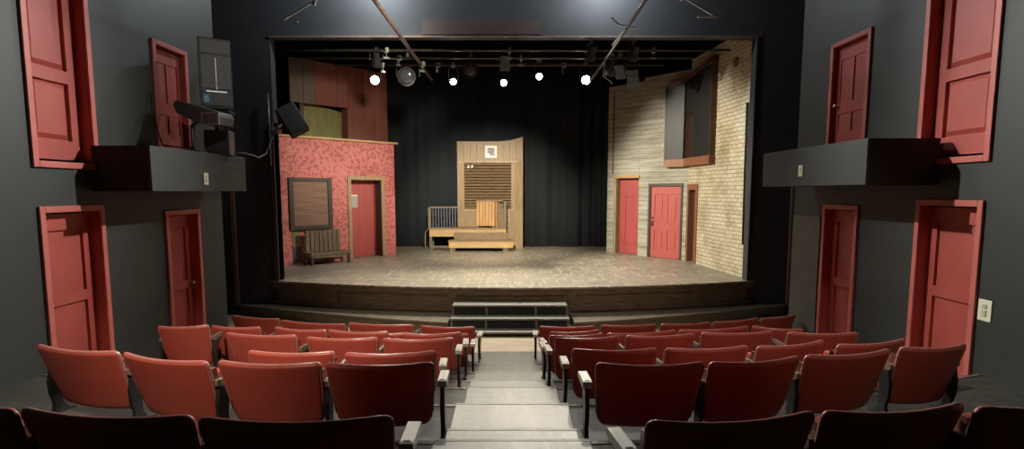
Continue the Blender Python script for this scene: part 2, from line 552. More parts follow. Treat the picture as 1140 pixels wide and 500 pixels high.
dn = 0
for side in (-1, 1):
    for kind, y0, y1, z0, z1 in DOORS[side]:
        dn += 1
        root = struct_empty('door_%d' % dn, (side * WX, (y0 + y1) / 2, z0))
        h = z1 - z0
        w = (y1 - y0) / 2
        s = side
        # frame: jambs, head and (upper doors) sill, standing proud of the wall
        def fx(a, b):
            return (min(s * a, s * b), max(s * a, s * b))
        X = fx(-0.03, 0.0)
        lst = [(*X, -w, -w + FW, 0, h), (*X, w - FW, w, 0, h), (*X, -w + FW, w - FW, h - FW, h)]
        if kind != 'low':
            lst.append((*X, -w + FW, w - FW, 0, FW))
        boxes('door_frame', 'frame', lst, root, bevel=0.006)
        # leaf set back in the wall
        R0 = 0.05 if kind == 'thin' else 0.10
        iy0, iy1 = -w + FW + 0.002, w - FW - 0.002
        iz0, iz1 = (FW + 0.03 if kind != 'low' else 0.0), h - FW - 0.02
        LX = fx(R0, R0 + 0.045)
        leaf = bpy.data.objects.new('door_leaf', None)
        st = 0.11
        iw = iy1 - iy0
        if kind == 'low':
            rails = [iz0 + 0.16, iz0 + 0.16 + (iz1 - iz0) * 0.44, iz1 - 0.20]
            ph = [(iz0 + 0.16, iz0 + (iz1 - iz0) * 0.48), (iz0 + (iz1 - iz0) * 0.54, iz1 - 0.17)]
            cols = [(iy0 + st, iy1 - st)]
        elif kind == 'high':
            ph = [(iz0 + 0.20, iz0 + 0.80), (iz0 + 0.93, iz1 - 0.14)]
            cols = [(iy0 + st, iy1 - st - 0.02)]
        else:
            mid = (iy0 + iy1) / 2
            ph = [(iz0 + 0.14, iz0 + 0.40), (iz0 + 0.56, iz1 - 0.17)]
            cols = [(iy0 + 0.08, mid - 0.012), (mid + 0.012, iy1 - 0.08)]
        holes = [(c0, c1, p0, p1) for c0, c1 in cols for p0, p1 in ph]
        bm = bmesh.new()
        for a, b, c, d in wall_cells((iy0, iz0), (iy1, iz1), holes):
            add_box(bm, LX[0], LX[1], a, b, c, d)
        leaf = build('door_leaf', bm, 'door', root)
        for c0, c1, p0, p1 in holes:
            bm = bmesh.new()
            panel_board(bm, s * (R0 + (0.010 if kind == 'thin' else (0.036 if kind == 'high' else 0.028))), c0, c1, p0, p1, s, kind == 'high')
            build('door_panel', bm, 'door', leaf)
        if kind == 'thin':
            mid = (iy0 + iy1) / 2
            boxes('center_bead', 'frame', [(*fx(R0 - 0.008, R0), mid - 0.008, mid + 0.008, p0, p1) for p0, p1 in ph], leaf)
        # jamb lining behind the frame
        J = fx(0.0, 0.28)
        jl = [(*J, iy0 - 0.002, iy0 + 0.0, iz0, h - FW), (*J, iy1, iy1 + 0.002, iz0, h - FW), (*J, iy0, iy1, h - FW - 0.002, h - FW)]
        boxes('jamb_lining', 'door', jl, root)
        if (kind == 'thin' and side > 0) or (kind == 'low' and y0 > 7 and side < 0):
            kz = iz0 + (0.52 if kind == 'thin' else 1.05)
            ky = iy1 - 0.06
            bm = bmesh.new()
            mt = Matrix.Translation((s * R0, ky, kz)) @ aim_matrix((-s, 0, 0))
            add_lathe(bm, [(0.022, 0), (0.022, 0.006), (0.009, 0.01), (0.009, 0.03), (0.024, 0.036), (0.028, 0.05), (0.02, 0.064), (0.004, 0.067)], 14, mt)
            build('door_knob', bm, 'brass', root, smooth=True)

# ------------------------------------------------------------------ floors
boxes('floor', 'tanboard', [(-5.95, 5.95, 7.3, 11.0, -0.2, 0.0)], kind='structure')

AH = 0.47           # half width of the aisle


def curve_y(x, y):
    return y + 0.045 * max(0.0, abs(x) - AH) ** 2


TIERS = [('tier', -2.6, 3.31, 0.90), ('tier', 3.31, 4.42, 0.69), ('tier', 4.42, 5.38, 0.48), ('tier', 5.38, 6.03, 0.32), ('tier', 6.03, 6.70, 0.19), ('tier', 6.70, 7.45, 0.05)]
XS = [-WX, -4, -3.4, -2.8, -2.2, -1.6, -1.0, -AH, AH, 1.0, 1.6, 2.2, 2.8, 3.4, 4, WX]
for i, (nm, ya, yb, z) in enumerate(TIERS):
    front = [(x, curve_y(x, yb)) for x in XS]
    back = [(x, curve_y(x, ya) if i else ya) for x in XS]
    bm = bmesh.new()
    add_prism(bm, back + front[::-1], -0.2, z, 'z')
    build('floor_tier', bm, 'tier', kind='structure')
    # dark nosing strip along the front edge
    bm = bmesh.new()
    for (xa, yfa), (xb, yfb) in zip(front, front[1:]):
        if xa == -AH:
            continue
        add_prism(bm, [(xa, yfa - 0.035), (xb, yfb - 0.035), (xb, yfb + 0.008), (xa, yfa + 0.008)], z - 0.02, z + 0.006, 'z')
    build('trim_%d' % (10 + i), bm, 'ledge', kind='structure')
boxes('floor_seating', 'tier', [(-WX, WX, 7.2, 8.17, -0.05, 0.004)], kind='structure')
# pale aisle treads
STEPS = [(-2.6, 3.31, 0.90, 0.50), (3.31, 3.68, 0.80, 0.46), (3.68, 4.42, 0.69, 0.475), (4.42, 5.38, 0.48, 0.455), (5.38, 6.03, 0.32, 0.47), (6.03, 6.70, 0.19, 0.47), (6.70, 7.45, 0.05, 0.465), (7.45, 8.17, 0.004, 0.47)]
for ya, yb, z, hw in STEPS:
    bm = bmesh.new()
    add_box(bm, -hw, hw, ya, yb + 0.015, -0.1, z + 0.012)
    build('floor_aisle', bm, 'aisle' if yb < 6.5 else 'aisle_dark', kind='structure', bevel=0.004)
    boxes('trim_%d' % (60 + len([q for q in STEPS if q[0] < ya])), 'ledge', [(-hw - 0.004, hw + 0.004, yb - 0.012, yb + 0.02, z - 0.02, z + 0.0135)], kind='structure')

# ------------------------------------------------------------------ stage platform and apron
SF = [(x * 0.1, 9.97 + 0.76 * (x * 0.1 / 4.7) ** 2) for x in range(-60, 61)]
bm = bmesh.new()
add_prism(bm, SF + [(6.0, 18.2), (-6.0, 18.2)], 0.665, 0.70, 'z')
build('floor_stage', bm, 'stage', kind='structure')
sub = [(x, y + 0.03) for x, y in SF]


def arc_slab(name, mat, x0, x1, dy0, dy1, z0, z1, off=0.0):
    bm = bmesh.new()
    n = max(2, int((x1 - x0) / 0.15))
    xs = [x0 + (x1 - x0) * k / n for k in range(n + 1)]
    f = [(x, 9.97 + off + 0.76 * (x / 4.7) ** 2 + dy0) for x in xs]
    b = [(x, 9.97 + off + 0.76 * (x / 4.7) ** 2 + dy1) for x in xs]
    add_prism(bm, f + b[::-1], z0, z1, 'z')
    return build(name, bm, mat, kind='structure')


arc_slab('wall_apron', 'apron', -5.95, 5.95, 0.05, 0.2, 0.0, 0.664)
# frames planted on the apron face
for k, (a, b) in enumerate(((-5.9, -1.12), (1.12, 5.9))):
    arc_slab('trim_%d' % (20 + 4 * k), 'apron', a, b, 0.015, 0.05, 0.56, 0.66)
    arc_slab('trim_%d' % (21 + 4 * k), 'apron', a, b, 0.015, 0.05, 0.25, 0.29)
    for j, xx in enumerate((a if a > 0 else b - 0.10, (a + b) / 2)):
        arc_slab('trim_%d' % (22 + 4 * k + j), 'ledge' if j == 0 else 'apron', xx, xx + 0.10, 0.012, 0.05, 0.25, 0.66)
arc_slab('trim_30', 'apron', -1.12, 1.12, 0.02, 0.05, 0.55, 0.66)
arc_slab('trim_31', 'apron', -1.12, -1.06, 0.012, 0.05, 0.0, 0.66)
arc_slab('trim_32', 'apron', 1.06, 1.12, 0.012, 0.05, 0.0, 0.66)
# low ledge each side of the steps
for k, (a, b) in enumerate(((-5.9, -1.13), (1.10, 5.9))):
    bm = bmesh.new()
    n = 30
    xs = [a + (b - a) * q / n for q in range(n + 1)]
    f = [(x, 9.28 + 1.45 * ((abs(x) - 1.0) / 4.5) ** 1.25) for x in xs]
    bk = [(x, 10.0 + 0.76 * (x / 4.7) ** 2) for x in xs]
    add_prism(bm, f + bk[::-1], 0.17, 0.205, 'z')
    build('trim_%d' % (40 + 2 * k), bm, 'ledge', kind='structure')
    bm = bmesh.new()
    add_prism(bm, [(x, y + 0.05) for x, y in f] + bk[::-1], 0.0, 0.17, 'z')
    build('trim_%d' % (41 + 2 * k), bm, 'apron', kind='structure')

# movable steps up to the stage
st = thing('stage_steps', 'grey open wooden steps leading up to the front of the stage', 'steps', (-0.04, 9.1, 0.0))
tr = [(0.0, 0.24, 0.085, 1.06), (0.24, 0.50, 0.265, 1.055), (0.50, 0.78, 0.45, 1.04)]
for ya, yb, z, hw in tr:
    boxes('tread', 'step', [(-hw, hw, ya - 0.02, yb + 0.02, z - 0.035, z)], st, bevel=0.005)
boxes('back_board', 'black', [(-1.02, 1.02, 0.25, 0.265, 0.0, 0.23), (-1.02, 1.02, 0.51, 0.525, 0.23, 0.415)], st)
boxes('bottom_kick', 'black', [(-1.02, 1.02, 0.02, 0.05, 0.0, 0.05)], st)
for sx in (-1, 1):
    bm = bmesh.new()
    pol = [(0.0, 0.0), (0.78, 0.0), (0.78, 0.415), (0.5, 0.415), (0.5, 0.23), (0.24, 0.23), (0.24, 0.05), (0.0, 0.05)]
    add_prism(bm, pol, sx * 1.03 - 0.015, sx * 1.03 + 0.015, 'x')
    build('side_board', bm, 'step', st)
for xx in (-0.42, 0.47):
    boxes('riser_post', 'step', [(xx - 0.02, xx + 0.02, 0.235, 0.25, 0.05, 0.23)], st)
    boxes('riser_post', 'step', [(xx - 0.02, xx + 0.02, 0.495, 0.51, 0.265, 0.415)], st)

# ------------------------------------------------------------------ balcony boxes on the side walls
for s, x, ya, yb, zb, zt, lab in ((-1, 3.98, 6.0, 8.12, 2.5, 3.0, 'dark grey box ledge on the left wall, under the loudspeaker'),
                                  (1, 3.84, 5.9, 8.32, 2.57, 3.07, 'dark grey box ledge on the right wall, empty on top')):
    t = thing('box_ledge', lab, 'ledge', (s * WX, (ya + yb) / 2, zb), 0, None)
    h = zt - zb
    w = (yb - ya) / 2
    d = WX - x
    def sx(a, b):
        return (min(-s * a, -s * b), max(-s * a, -s * b))
    boxes('front_board', 'box_face', [(*sx(d - 0.03, d), -w, w, 0, h)], t, bevel=0.004)
    boxes('end_board', 'black', [(*sx(0.002, d - 0.03), -w, -w + 0.03, 0, h)], t)
    boxes('end_board', 'black', [(*sx(0.002, d - 0.03), w - 0.03, w, 0, h)], t)
    boxes('shelf', 'black', [(*sx(0.002, d - 0.03), -w + 0.03, w - 0.03, h - 0.04, h)], t)
    boxes('bottom_board', 'black', [(*sx(0.002, d - 0.03), -w + 0.03, w - 0.03, 0, 0.03)], t)


def switch(label, loc, w, h, facing):
    t = thing('switch_plate', label, 'switch', loc, facing)
    boxes('plate', 'plate', [(-w / 2, w / 2, -0.012, 0, -h / 2, h / 2)], t, bevel=0.004)
    boxes('toggle', 'plate_d', [(-w * 0.16, w * 0.16, -0.02, -0.012, -h * 0.28, h * 0.02), (-w * 0.16, w * 0.16, -0.02, -0.012, h * 0.1, h * 0.3)], t, bevel=0.002)
    return t


switch('small cream switch plate on the left box ledge', (-3.98, 7.05, 2.66), 0.10, 0.15, R(90))
switch('small cream switch plate on the right box ledge', (3.84, 7.22, 2.77), 0.10, 0.145, R(-90))
switch('large cream switch plate on the right wall beside the near lower door', (WX, 5.18, 1.34), 0.15, 0.21, R(-90))
boxes('trim_50', 'olivegrey', [(WX - 0.02, WX, 8.06, 8.83, 0.03, 2.12)], kind='structure')

# ------------------------------------------------------------------ theatre seats
SEAT_W = 0.74


def back_hw(z):
    zt, zb = 0.60, 0.09
    t = (z - zb) / (zt - zb)
    hw = 0.334 + 0.036 * min(1, t * 1.1)
    r = 0.026
    if z > zt - r:
        q = z - (zt - r)
        hw -= r - math.sqrt(max(0, r * r - q * q))
    r = 0.075
    if z < zb + r:
        q = zb + r - z
        hw -= (r - math.sqrt(max(0, r * r - q * q))) * 0.8
    return hw


def back_pt(u, z):
    t = (z - 0.09) / 0.51
    y = 0.15 * (1 - t) - 0.045 * (1 - u * u)
    dz = -0.010 * (1 - u * u) * max(0, t)
    return Vector((u * back_hw(z), y, z + dz))


def seat_meshes():
    out = {}
    us = [-1, -0.985, -0.955, -0.90, -0.78, -0.6, -0.4, -0.2, 0, 0.2, 0.4, 0.6, 0.78, 0.90, 0.955, 0.985, 1]
    zs = [0.09, 0.095, 0.105, 0.125, 0.16, 0.22, 0.3, 0.38, 0.46, 0.52, 0.555, 0.574, 0.584, 0.592, 0.597, 0.60]
    bm = bmesh.new()
    lay = []
    for sgn in (-1, 1):
        g = []
        for z in zs:
            row = []
            for u in us:
                d = min((1 - abs(u)) * 0.37, 0.60 - z, z - 0.09)
                k = max(0, 1 - d / 0.02)
                th = 0.018 * math.sqrt(max(0, 1 - k * k))
                p = back_pt(u, z)
                p.y += sgn * th
                row.append(bm.verts.new(p))
            g.append(row)
        lay.append(g)
    for g in lay:
        for i in range(len(zs) - 1):
            for j in range(len(us) - 1):
                bm.faces.new((g[i][j], g[i][j + 1], g[i + 1][j + 1], g[i + 1][j]))
    bmesh.ops.remove_doubles(bm, verts=bm.verts, dist=0.0004)
    out['backrest'] = (bm, 'vinyl', True)
    # rolled steel rim round the back panel
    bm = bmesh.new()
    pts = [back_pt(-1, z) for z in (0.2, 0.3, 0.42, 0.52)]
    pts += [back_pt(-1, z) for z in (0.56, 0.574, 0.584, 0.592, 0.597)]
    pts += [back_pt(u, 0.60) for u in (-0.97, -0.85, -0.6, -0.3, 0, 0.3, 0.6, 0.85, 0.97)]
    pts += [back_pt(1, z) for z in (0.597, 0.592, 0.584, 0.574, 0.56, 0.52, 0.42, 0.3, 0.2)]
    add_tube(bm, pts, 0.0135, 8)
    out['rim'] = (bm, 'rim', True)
    # side flanges seen as darker strips
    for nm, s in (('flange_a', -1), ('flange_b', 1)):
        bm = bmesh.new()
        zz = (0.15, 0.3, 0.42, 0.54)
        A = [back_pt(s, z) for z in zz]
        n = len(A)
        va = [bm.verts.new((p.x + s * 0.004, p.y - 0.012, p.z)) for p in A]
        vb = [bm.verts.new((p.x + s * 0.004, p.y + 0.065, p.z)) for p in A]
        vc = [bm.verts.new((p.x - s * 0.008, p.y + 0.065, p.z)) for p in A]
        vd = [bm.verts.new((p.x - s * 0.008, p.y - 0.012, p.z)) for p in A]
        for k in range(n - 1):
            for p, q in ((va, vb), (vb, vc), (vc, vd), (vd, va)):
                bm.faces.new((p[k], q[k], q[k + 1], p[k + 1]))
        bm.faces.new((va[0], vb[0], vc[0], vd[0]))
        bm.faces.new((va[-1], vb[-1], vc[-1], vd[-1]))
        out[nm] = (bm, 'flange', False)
    # tipped-up seat cushion, rounded
    bm = bmesh.new()
    prof = [(0.20, 0.16), (0.185, 0.20), (0.165, 0.36), (0.165, 0.44), (0.18, 0.47), (0.215, 0.48), (0.25, 0.46), (0.262, 0.40), (0.27, 0.24), (0.262, 0.18), (0.235, 0.155)]
    add_prism(bm, prof, -0.29, 0.29, 'x')
    out['seat_cushion'] = (bm, 'vinyl', False)
    # armrest block with a slotted cap
    bm = bmesh.new()
    add_prism(bm, [(0.055, 0.405), (0.075, 0.395), (0.30, 0.402), (0.325, 0.415), (0.325, 0.438), (0.30, 0.448), (0.075, 0.452), (0.055, 0.448)], -0.034, 0.034, 'x')
    out['armrest'] = (bm, 'arm', False)
    bm = bmesh.new()
    add_box(bm, -0.018, 0.018, 0.072, 0.088, 0.449, 0.4535)
    out['arm_slot'] = (bm, 'armslot', False)
    # cast standard with a curved leg and foot
    bm = bmesh.new()
    L_ = [(0.075, 0.398), (0.07, 0.36), (0.055, 0.28), (0.06, 0.18), (0.085, 0.09), (0.075, 0.03), (0.02, 0.012), (0.015, 0.0)]
    Rr = [(0.26, 0.0), (0.26, 0.012), (0.19, 0.03), (0.155, 0.09), (0.15, 0.18), (0.16, 0.26), (0.21, 0.34), (0.28, 0.38), (0.29, 0.4)]
    add_prism(bm, L_ + Rr, -0.016, 0.016, 'x')
    out['standard'] = (bm, 'iron', False)
    return out


SM = {}
for k, (bm, mt, sm) in seat_meshes().items():
    o = build('side_flange' if k.startswith('flange') else k, bm, mt, None, smooth=sm, bevel=0.0 if sm else (0.012 if k == 'seat_cushion' else 0.004))
    SM[k] = o
for k, o in SM.items():
    COL.objects.unlink(o)

# row (A rear to G front), side, place from the aisle, x, y, width, angle, floor level
SEATS = [
    ('A', 'L', 1, -0.957, 2.297, 0.835, 1.3, 0.9),
    ('A', 'L', 2, -1.842, 2.351, 0.833, -6.1, 0.9),
    ('A', 'L', 3, -2.696, 2.443, 0.825, -8.1, 0.9),
    ('A', 'R', 1, 0.979, 2.303, 0.778, 7.7, 0.9),
    ('A', 'R', 2, 1.772, 2.407, 0.714, 8.1, 0.9),
    ('A', 'R', 3, 2.585, 2.454, 0.855, 6.3, 0.9),
    ('B', 'L', 1, -0.93, 3.699, 0.742, 1.5, 0.69),
    ('B', 'L', 2, -1.726, 3.729, 0.734, -3.1, 0.69),
    ('B', 'L', 3, -2.541, 3.836, 0.77, -16.1, 0.69),
    ('B', 'L', 4, -3.36, 4.062, 0.793, -13.9, 0.69),
    ('B', 'R', 1, 0.976, 3.699, 0.753, 1.5, 0.69),
    ('B', 'R', 2, 1.754, 3.782, 0.714, 11.8, 0.69),
    ('B', 'R', 3, 2.534, 3.955, 0.738, 12.4, 0.69),
    ('B', 'R', 4, 3.306, 4.126, 0.58, 8.5, 0.69),
    ('C', 'L', 1, -1.071, 4.649, 0.785, 3.9, 0.48),
    ('C', 'L', 2, -1.966, 4.675, 0.762, -2.0, 0.48),
    ('C', 'R', 1, 0.929, 4.75, 0.757, 1.2, 0.48),
    ('C', 'R', 2, 1.782, 4.801, 0.773, 6.4, 0.48),
    ('C', 'R', 3, 2.614, 4.928, 0.742, 16.3, 0.48),
    ('C', 'R', 4, 3.405, 4.98, 0.783, 14.6, 0.48),
    ('D', 'L', 1, -1.011, 5.678, 0.742, 1.3, 0.32),
    ('D', 'L', 2, -1.846, 5.714, 0.756, -1.4, 0.32),
    ('D', 'L', 3, -2.785, 5.853, 0.818, -7.9, 0.32),
    ('D', 'L', 4, -3.872, 6.223, 0.557, 6.5, 0.32),
    ('D', 'R', 1, 0.821, 5.723, 0.697, 6.0, 0.32),
    ('D', 'R', 2, 1.645, 5.825, 0.776, 6.9, 0.32),
    ('D', 'R', 3, 2.54, 5.941, 0.817, 4.4, 0.32),
    ('D', 'R', 4, 3.49, 5.917, 0.767, -1.2, 0.32),
    ('E', 'L', 1, -0.962, 6.388, 0.68, 3.5, 0.19),
    ('E', 'L', 2, -1.895, 6.482, 0.757, -7.9, 0.19),
    ('E', 'L', 3, -2.645, 6.592, 0.699, -12.4, 0.19),
    ('E', 'L', 4, -3.508, 6.703, 0.643, -6.1, 0.19),
    ('E', 'R', 1, 0.782, 6.31, 0.651, 7.9, 0.19),
    ('E', 'R', 2, 1.583, 6.435, 0.886, 10.4, 0.19),
    ('E', 'R', 3, 2.538, 6.614, 0.951, 12.1, 0.19),
    ('E', 'R', 4, 3.338, 6.636, 0.577, -15.7, 0.19),
    ('F', 'L', 1, -0.95, 6.929, 0.744, 0.0, 0.03),
    ('F', 'L', 2, -1.772, 6.985, 0.743, -1.7, 0.03),
    ('F', 'R', 1, 0.843, 7.075, 0.68, 10.3, 0.03),
    ('G', 'L', 1, -0.938, 7.697, 0.786, -5.8, -0.06),
    ('G', 'L', 2, -1.95, 7.845, 0.978, -6.3, -0.06),
    ('G', 'L', 3, -2.997, 7.943, 1.065, -13.5, -0.06),
    ('G', 'L', 4, -4.024, 8.277, 0.88, -16.0, -0.06),
    ('G', 'R', 1, 0.806, 7.703, 0.8, 1.1, -0.06),
    ('G', 'R', 2, 1.723, 7.79, 0.808, 3.8, -0.06),
    ('G', 'R', 3, 2.596, 7.883, 0.774, 9.4, -0.06),
    ('G', 'R', 4, 3.43, 8.086, 0.843, 20.0, -0.06),
    ('G', 'R', 5, 4.2, 8.321, 0.707, 22.4, -0.06),
]
SEATS = [tuple(s_) for s_ in SEATS]
ROWN = {'G': 'front row', 'F': 'second row', 'E': 'third row', 'D': 'fourth row', 'C': 'fifth row', 'B': 'sixth row', 'A': 'rearmost row'}
POSN = {1: 'on the aisle', 2: 'second from the aisle', 3: 'third from the aisle', 4: 'fourth from the aisle', 5: 'fifth from the aisle'}
LEVEL = {'A': 0.90, 'B': 0.69, 'C': 0.48, 'D': 0.32, 'E': 0.19, 'F': 0.05, 'G': 0.004}
LAST = {}
for r, sd, i, *rest in SEATS:
    LAST[(r, sd)] = max(i, LAST.get((r, sd), 0))


MID_ARM = SM['armrest'].data.copy()
MID_ARM.name = 'armrest_dark'
MID_ARM.materials[0] = M['arm_mid']


def dup(src, parent, loc=(0, 0, 0)):
    c = src.copy()
    COL.objects.link(c)
    c.parent = parent
    c.location = loc
    return c


for r, sd, i, x, y, w, ang, fl in SEATS:
    top = fl + 0.6
    lev = LEVEL[r]
    lab = 'red tip-up theatre seat %s, %s from the stage, %s block' % (POSN[i], ROWN[r], 'left' if sd == 'L' else 'right')
    if r == 'A':
        lab = 'black-shaded theatre seat in the rearmost row, %s, %s block' % (POSN[i], 'left' if sd == 'L' else 'right')
    if r == 'G':
        lab = 'red tip-up theatre seat in the front row, %s, %s block' % (POSN[i], 'left' if sd == 'L' else 'right')
    t = thing('theatre_seat', lab, 'seat', (x, y, lev), R(ang), 'theatre seats, %s block' % ('left' if sd == 'L' else 'right'))
    t.scale = (w / SEAT_W, 1, (top - lev) / 0.6)
    sgn = 1 if sd == 'L' else -1
    dup(SM['backrest'], t)
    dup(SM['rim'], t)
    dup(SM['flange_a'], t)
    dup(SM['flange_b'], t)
    dup(SM['seat_cushion'], t)
    k = SEAT_W / w
    ends = [sgn]
    if LAST[(r, sd)] == i:
        ends.append(-sgn)
    for e in ends:
        off = e * (0.37 * w / SEAT_W + (0.055 if (e == sgn and i == 1) else 0.012)) * k
        wide = 1.0 if (e == sgn and i == 1) else 0.45
        a = dup(SM['armrest'], t, (off, 0, 0))
        if not (e == sgn and i == 1):
            a.data = MID_ARM
        a.scale = (wide * k, 1, 1)
        if e == sgn and i == 1:
            dup(SM['arm_slot'], a)
        sdn = dup(SM['standard'], t, (off, 0, 0))
        sdn.scale = (k, 1, 1)
for k, o in SM.items():
    bpy.data.objects.remove(o)

# ------------------------------------------------------------------ stage scenery: left flat
SZ = 0.70
P0 = (-5.6, 12.96)
rot = R(45 - 0.26)
LW = 3.20
flat = thing('scenery_flat', 'red wallpapered scenery wall with a doorway at the left side of the stage', 'scenery wall', (P0[0], P0[1], SZ), math.atan2(2.22, 2.24))
bm = bmesh.new()
for a, b, c, d in wall_cells((-0.10, 0.0), (3.24, 3.10), [(1.90, 2.80, 0.0, 2.10)]):
    add_box(bm, a, b, 0.0, 0.09, c, d)
build('wall_panel', bm, 'wallpaper', flat)
boxes('side_strip', 'wallpaper', [(-0.25, 0.21, -0.05, -0.005, 0.0, 2.12)], flat)
boxes('cap_board', 'fascia', [(-0.10, 3.34, -0.06, 0.14, 3.10, 3.155)], flat, bevel=0.006)
boxes('door_frame', 'tan', [(1.80, 1.90, -0.03, 0.0, 0.0, 2.20), (2.80, 2.90, -0.03, 0.0, 0.0, 2.20), (1.90, 2.80, -0.03, 0.0, 2.10, 2.20)], flat, bevel=0.005)
boxes('jamb', 'darktim', [(2.79, 2.80, 0.0, 0.42, 0.0, 2.10), (1.90, 1.91, 0.0, 0.42, 0.0, 2.10), (1.90, 2.80, 0.0, 0.42, 2.09, 2.10)], flat)
dl = boxes('door', 'setdoor', [(1.912, 2.788, 0.28, 0.32, 0.01, 2.085)], flat)
bm = bmesh.new()
add_lathe(bm, [(0.03, 0), (0.03, 0.01), (0.012, 0.015), (0.012, 0.04), (0.032, 0.05), (0.03, 0.07), (0.008, 0.08)], 12, Matrix.Translation((1.99, 0.28, 1.02)) @ aim_matrix((0, -1, 0)))
build('door_knob', bm, 'brass', dl, smooth=True)
boxes('patch', 'olive', [(0.30, 0.50, -0.012, 0.0, 0.45, 0.86)], flat)
boxes('patch', 'olive', [(1.36, 1.52, -0.012, 0.0, 0.30, 0.84)], flat)
boxes('patch', 'darktim', [(0.30, 0.52, -0.02, 0.0, 0.05, 0.43)], flat)


def local(p0, ang, s, n, z):
    return (p0[0] + s * math.cos(ang) - n * math.sin(ang), p0[1] + s * math.sin(ang) + n * math.cos(ang), z)


LA = math.atan2(2.22, 2.24)
pn = thing('paper_notice', 'grey paper notice taped on the red scenery door at left', 'notice', local(P0, LA, 2.08, 0.278, SZ + 1.53), LA)
boxes('sheet', 'papergrey', [(-0.155, 0.155, -0.006, 0, -0.175, 0.175)], pn)
boxes('tape', 'paper', [(-0.155, 0.155, -0.008, -0.006, 0.14, 0.175)], pn)
bd = thing('framed_board', 'black-framed brown ruled board on the red wallpapered wall', 'board', local(P0, LA, 0.78, -0.052, SZ + 1.49), LA)
boxes('board', 'boardface', [(-0.46, 0.46, -0.012, 0.05, -0.56, 0.56)], bd)
boxes('frame', 'frameb', [(-0.55, -0.44, -0.04, 0.05, -0.645, 0.645), (0.44, 0.55, -0.04, 0.05, -0.645, 0.645), (-0.44, 0.44, -0.04, 0.05, -0.645, -0.54), (-0.44, 0.44, -0.04, 0.05, 0.55, 0.645)], bd, bevel=0.008)
# slatted bench
bn = thing('slatted_bench', 'small slat-backed wooden bench before the red wall under the framed board', 'bench', local(P0, LA, 0.97, -0.42, SZ), LA)
for k in range(8):
    xx = -0.40 + k * 0.115
    boxes('back_slat', 'bench', [(xx - 0.048, xx + 0.048, 0.16, 0.185, 0.30, 0.84)], bn, bevel=0.004)
boxes('back_rail', 'bench', [(-0.46, 0.46, 0.185, 0.22, 0.74, 0.80), (-0.46, 0.46, 0.185, 0.22, 0.36, 0.42)], bn)
boxes('seat', 'bench', [(-0.50, 0.54, -0.22, 0.20, 0.25, 0.30)], bn, bevel=0.008)
boxes('apron', 'bench', [(-0.46, 0.50, -0.20, -0.17, 0.18, 0.25)], bn)
for xx in (-0.47, 0.49):
    for yy in (-0.19, 0.17):
        boxes('leg', 'darktim', [(xx - 0.03, xx + 0.03, yy - 0.03, yy + 0.03, 0.0, 0.25)], bn, bevel=0.004)
boxes('stretcher', 'darktim', [(-0.44, 0.46, 0.155, 0.185, 0.08, 0.12)], bn)

# upper plank flat behind
uf = thing('plank_flat', 'tall faded red and grey plank wall rising behind the red scenery wall', 'scenery wall', (-6.1656, 13.5256, SZ), LA)
cuts = [0.72, 1.066, 1.376, 2.0, 2.341, 2.80, 3.12, 3.34, 3.56]
for a, b in zip(cuts, cuts[1:]):
    zb = 4.08 if a < 2.3 else 2.4
    boxes('plank', 'plank_grey' if b < 1.5 else 'plank_red', [(a + 0.004, b - 0.004, 0.0, 0.03, zb, 5.20)], uf)
boxes('plank', 'plank_red', [(2.30, 2.345, 0.0, 0.4, 2.4, 4.08)], uf, label='dark plank lining the opening')
boxes('side_return', 'plank_red', [(3.53, 3.56, 0.03, 0.5, 2.4, 5.20)], uf)
bm = bmesh.new()
add_prism(bm, [(1.18, 2.4), (2.50, 2.4), (2.50, 3.96), (1.22, 4.20)], 0.36, 0.40, 'y')
build('olive_backing', bm, 'olive', uf)
boxes('brace', 'darktim', [(0.8, 3.5, 0.031, 0.07, 5.0, 5.1), (2.5, 3.5, 0.031, 0.07, 2.5, 2.6), (2.6, 2.7, 0.07, 0.11, 0.0, 5.1), (3.3, 3.4, 0.07, 0.11, 0.0, 5.1), (1.0, 1.1, 0.07, 0.11, 0.0, 5.1)], uf)

# ------------------------------------------------------------------ right scenery
K = (4.53, 13.95); Mq = (4.86, 10.84); N = (2.80, 15.9)
A1 = math.atan2(Mq[1] - K[1], Mq[0] - K[0])
A2 = math.atan2(K[1] - N[1], K[0] - N[0])
L1 = math.hypot(Mq[0] - K[0], Mq[1] - K[1])
L2 = math.hypot(K[0] - N[0], K[1] - N[1])
bf = thing('brick_flat', 'cream painted brick scenery wall at the right edge of the stage', 'scenery wall', (K[0], K[1], SZ), A1)
bm = bmesh.new()
for a, b, c, d in wall_cells((0.0, 0.0), (L1, 5.1), [(0.10, 0.50, 0.0, 1.83)]):
    add_box(bm, a, b, 0.0, 0.10, c, d)
build('brick_wall', bm, 'brick', bf)
boxes('end_post', 'darktim', [(L1, L1 + 0.045, -0.03, 0.14, 0.0, 4.9)], bf)
boxes('door_casing', 'bayor', [(0.02, 0.10, -0.03, 0.0, 0.0, 1.98), (0.50, 0.60, -0.03, 0.0, 0.0, 1.98), (0.10, 0.50, -0.03, 0.0, 1.83, 1.98)], bf, bevel=0.004)
for k in range(4):
    boxes('door_slat', 'bayred', [(0.105 + k * 0.098, 0.105 + k * 0.098 + 0.09, 0.12, 0.15, 0.0, 1.82)], bf)
boxes('jamb', 'bayred', [(0.101, 0.108, -0.02, 0.16, 0.0, 1.83), (0.492, 0.499, -0.02, 0.16, 0.0, 1.83)], bf)
bm = bmesh.new()
add_tube(bm, [(2.76, -0.035, 3.6), (2.78, -0.035, 2.2), (2.82, -0.035, 0.70)], 0.022, 8)
build('drainpipe', bm, 'black', bf, smooth=True)

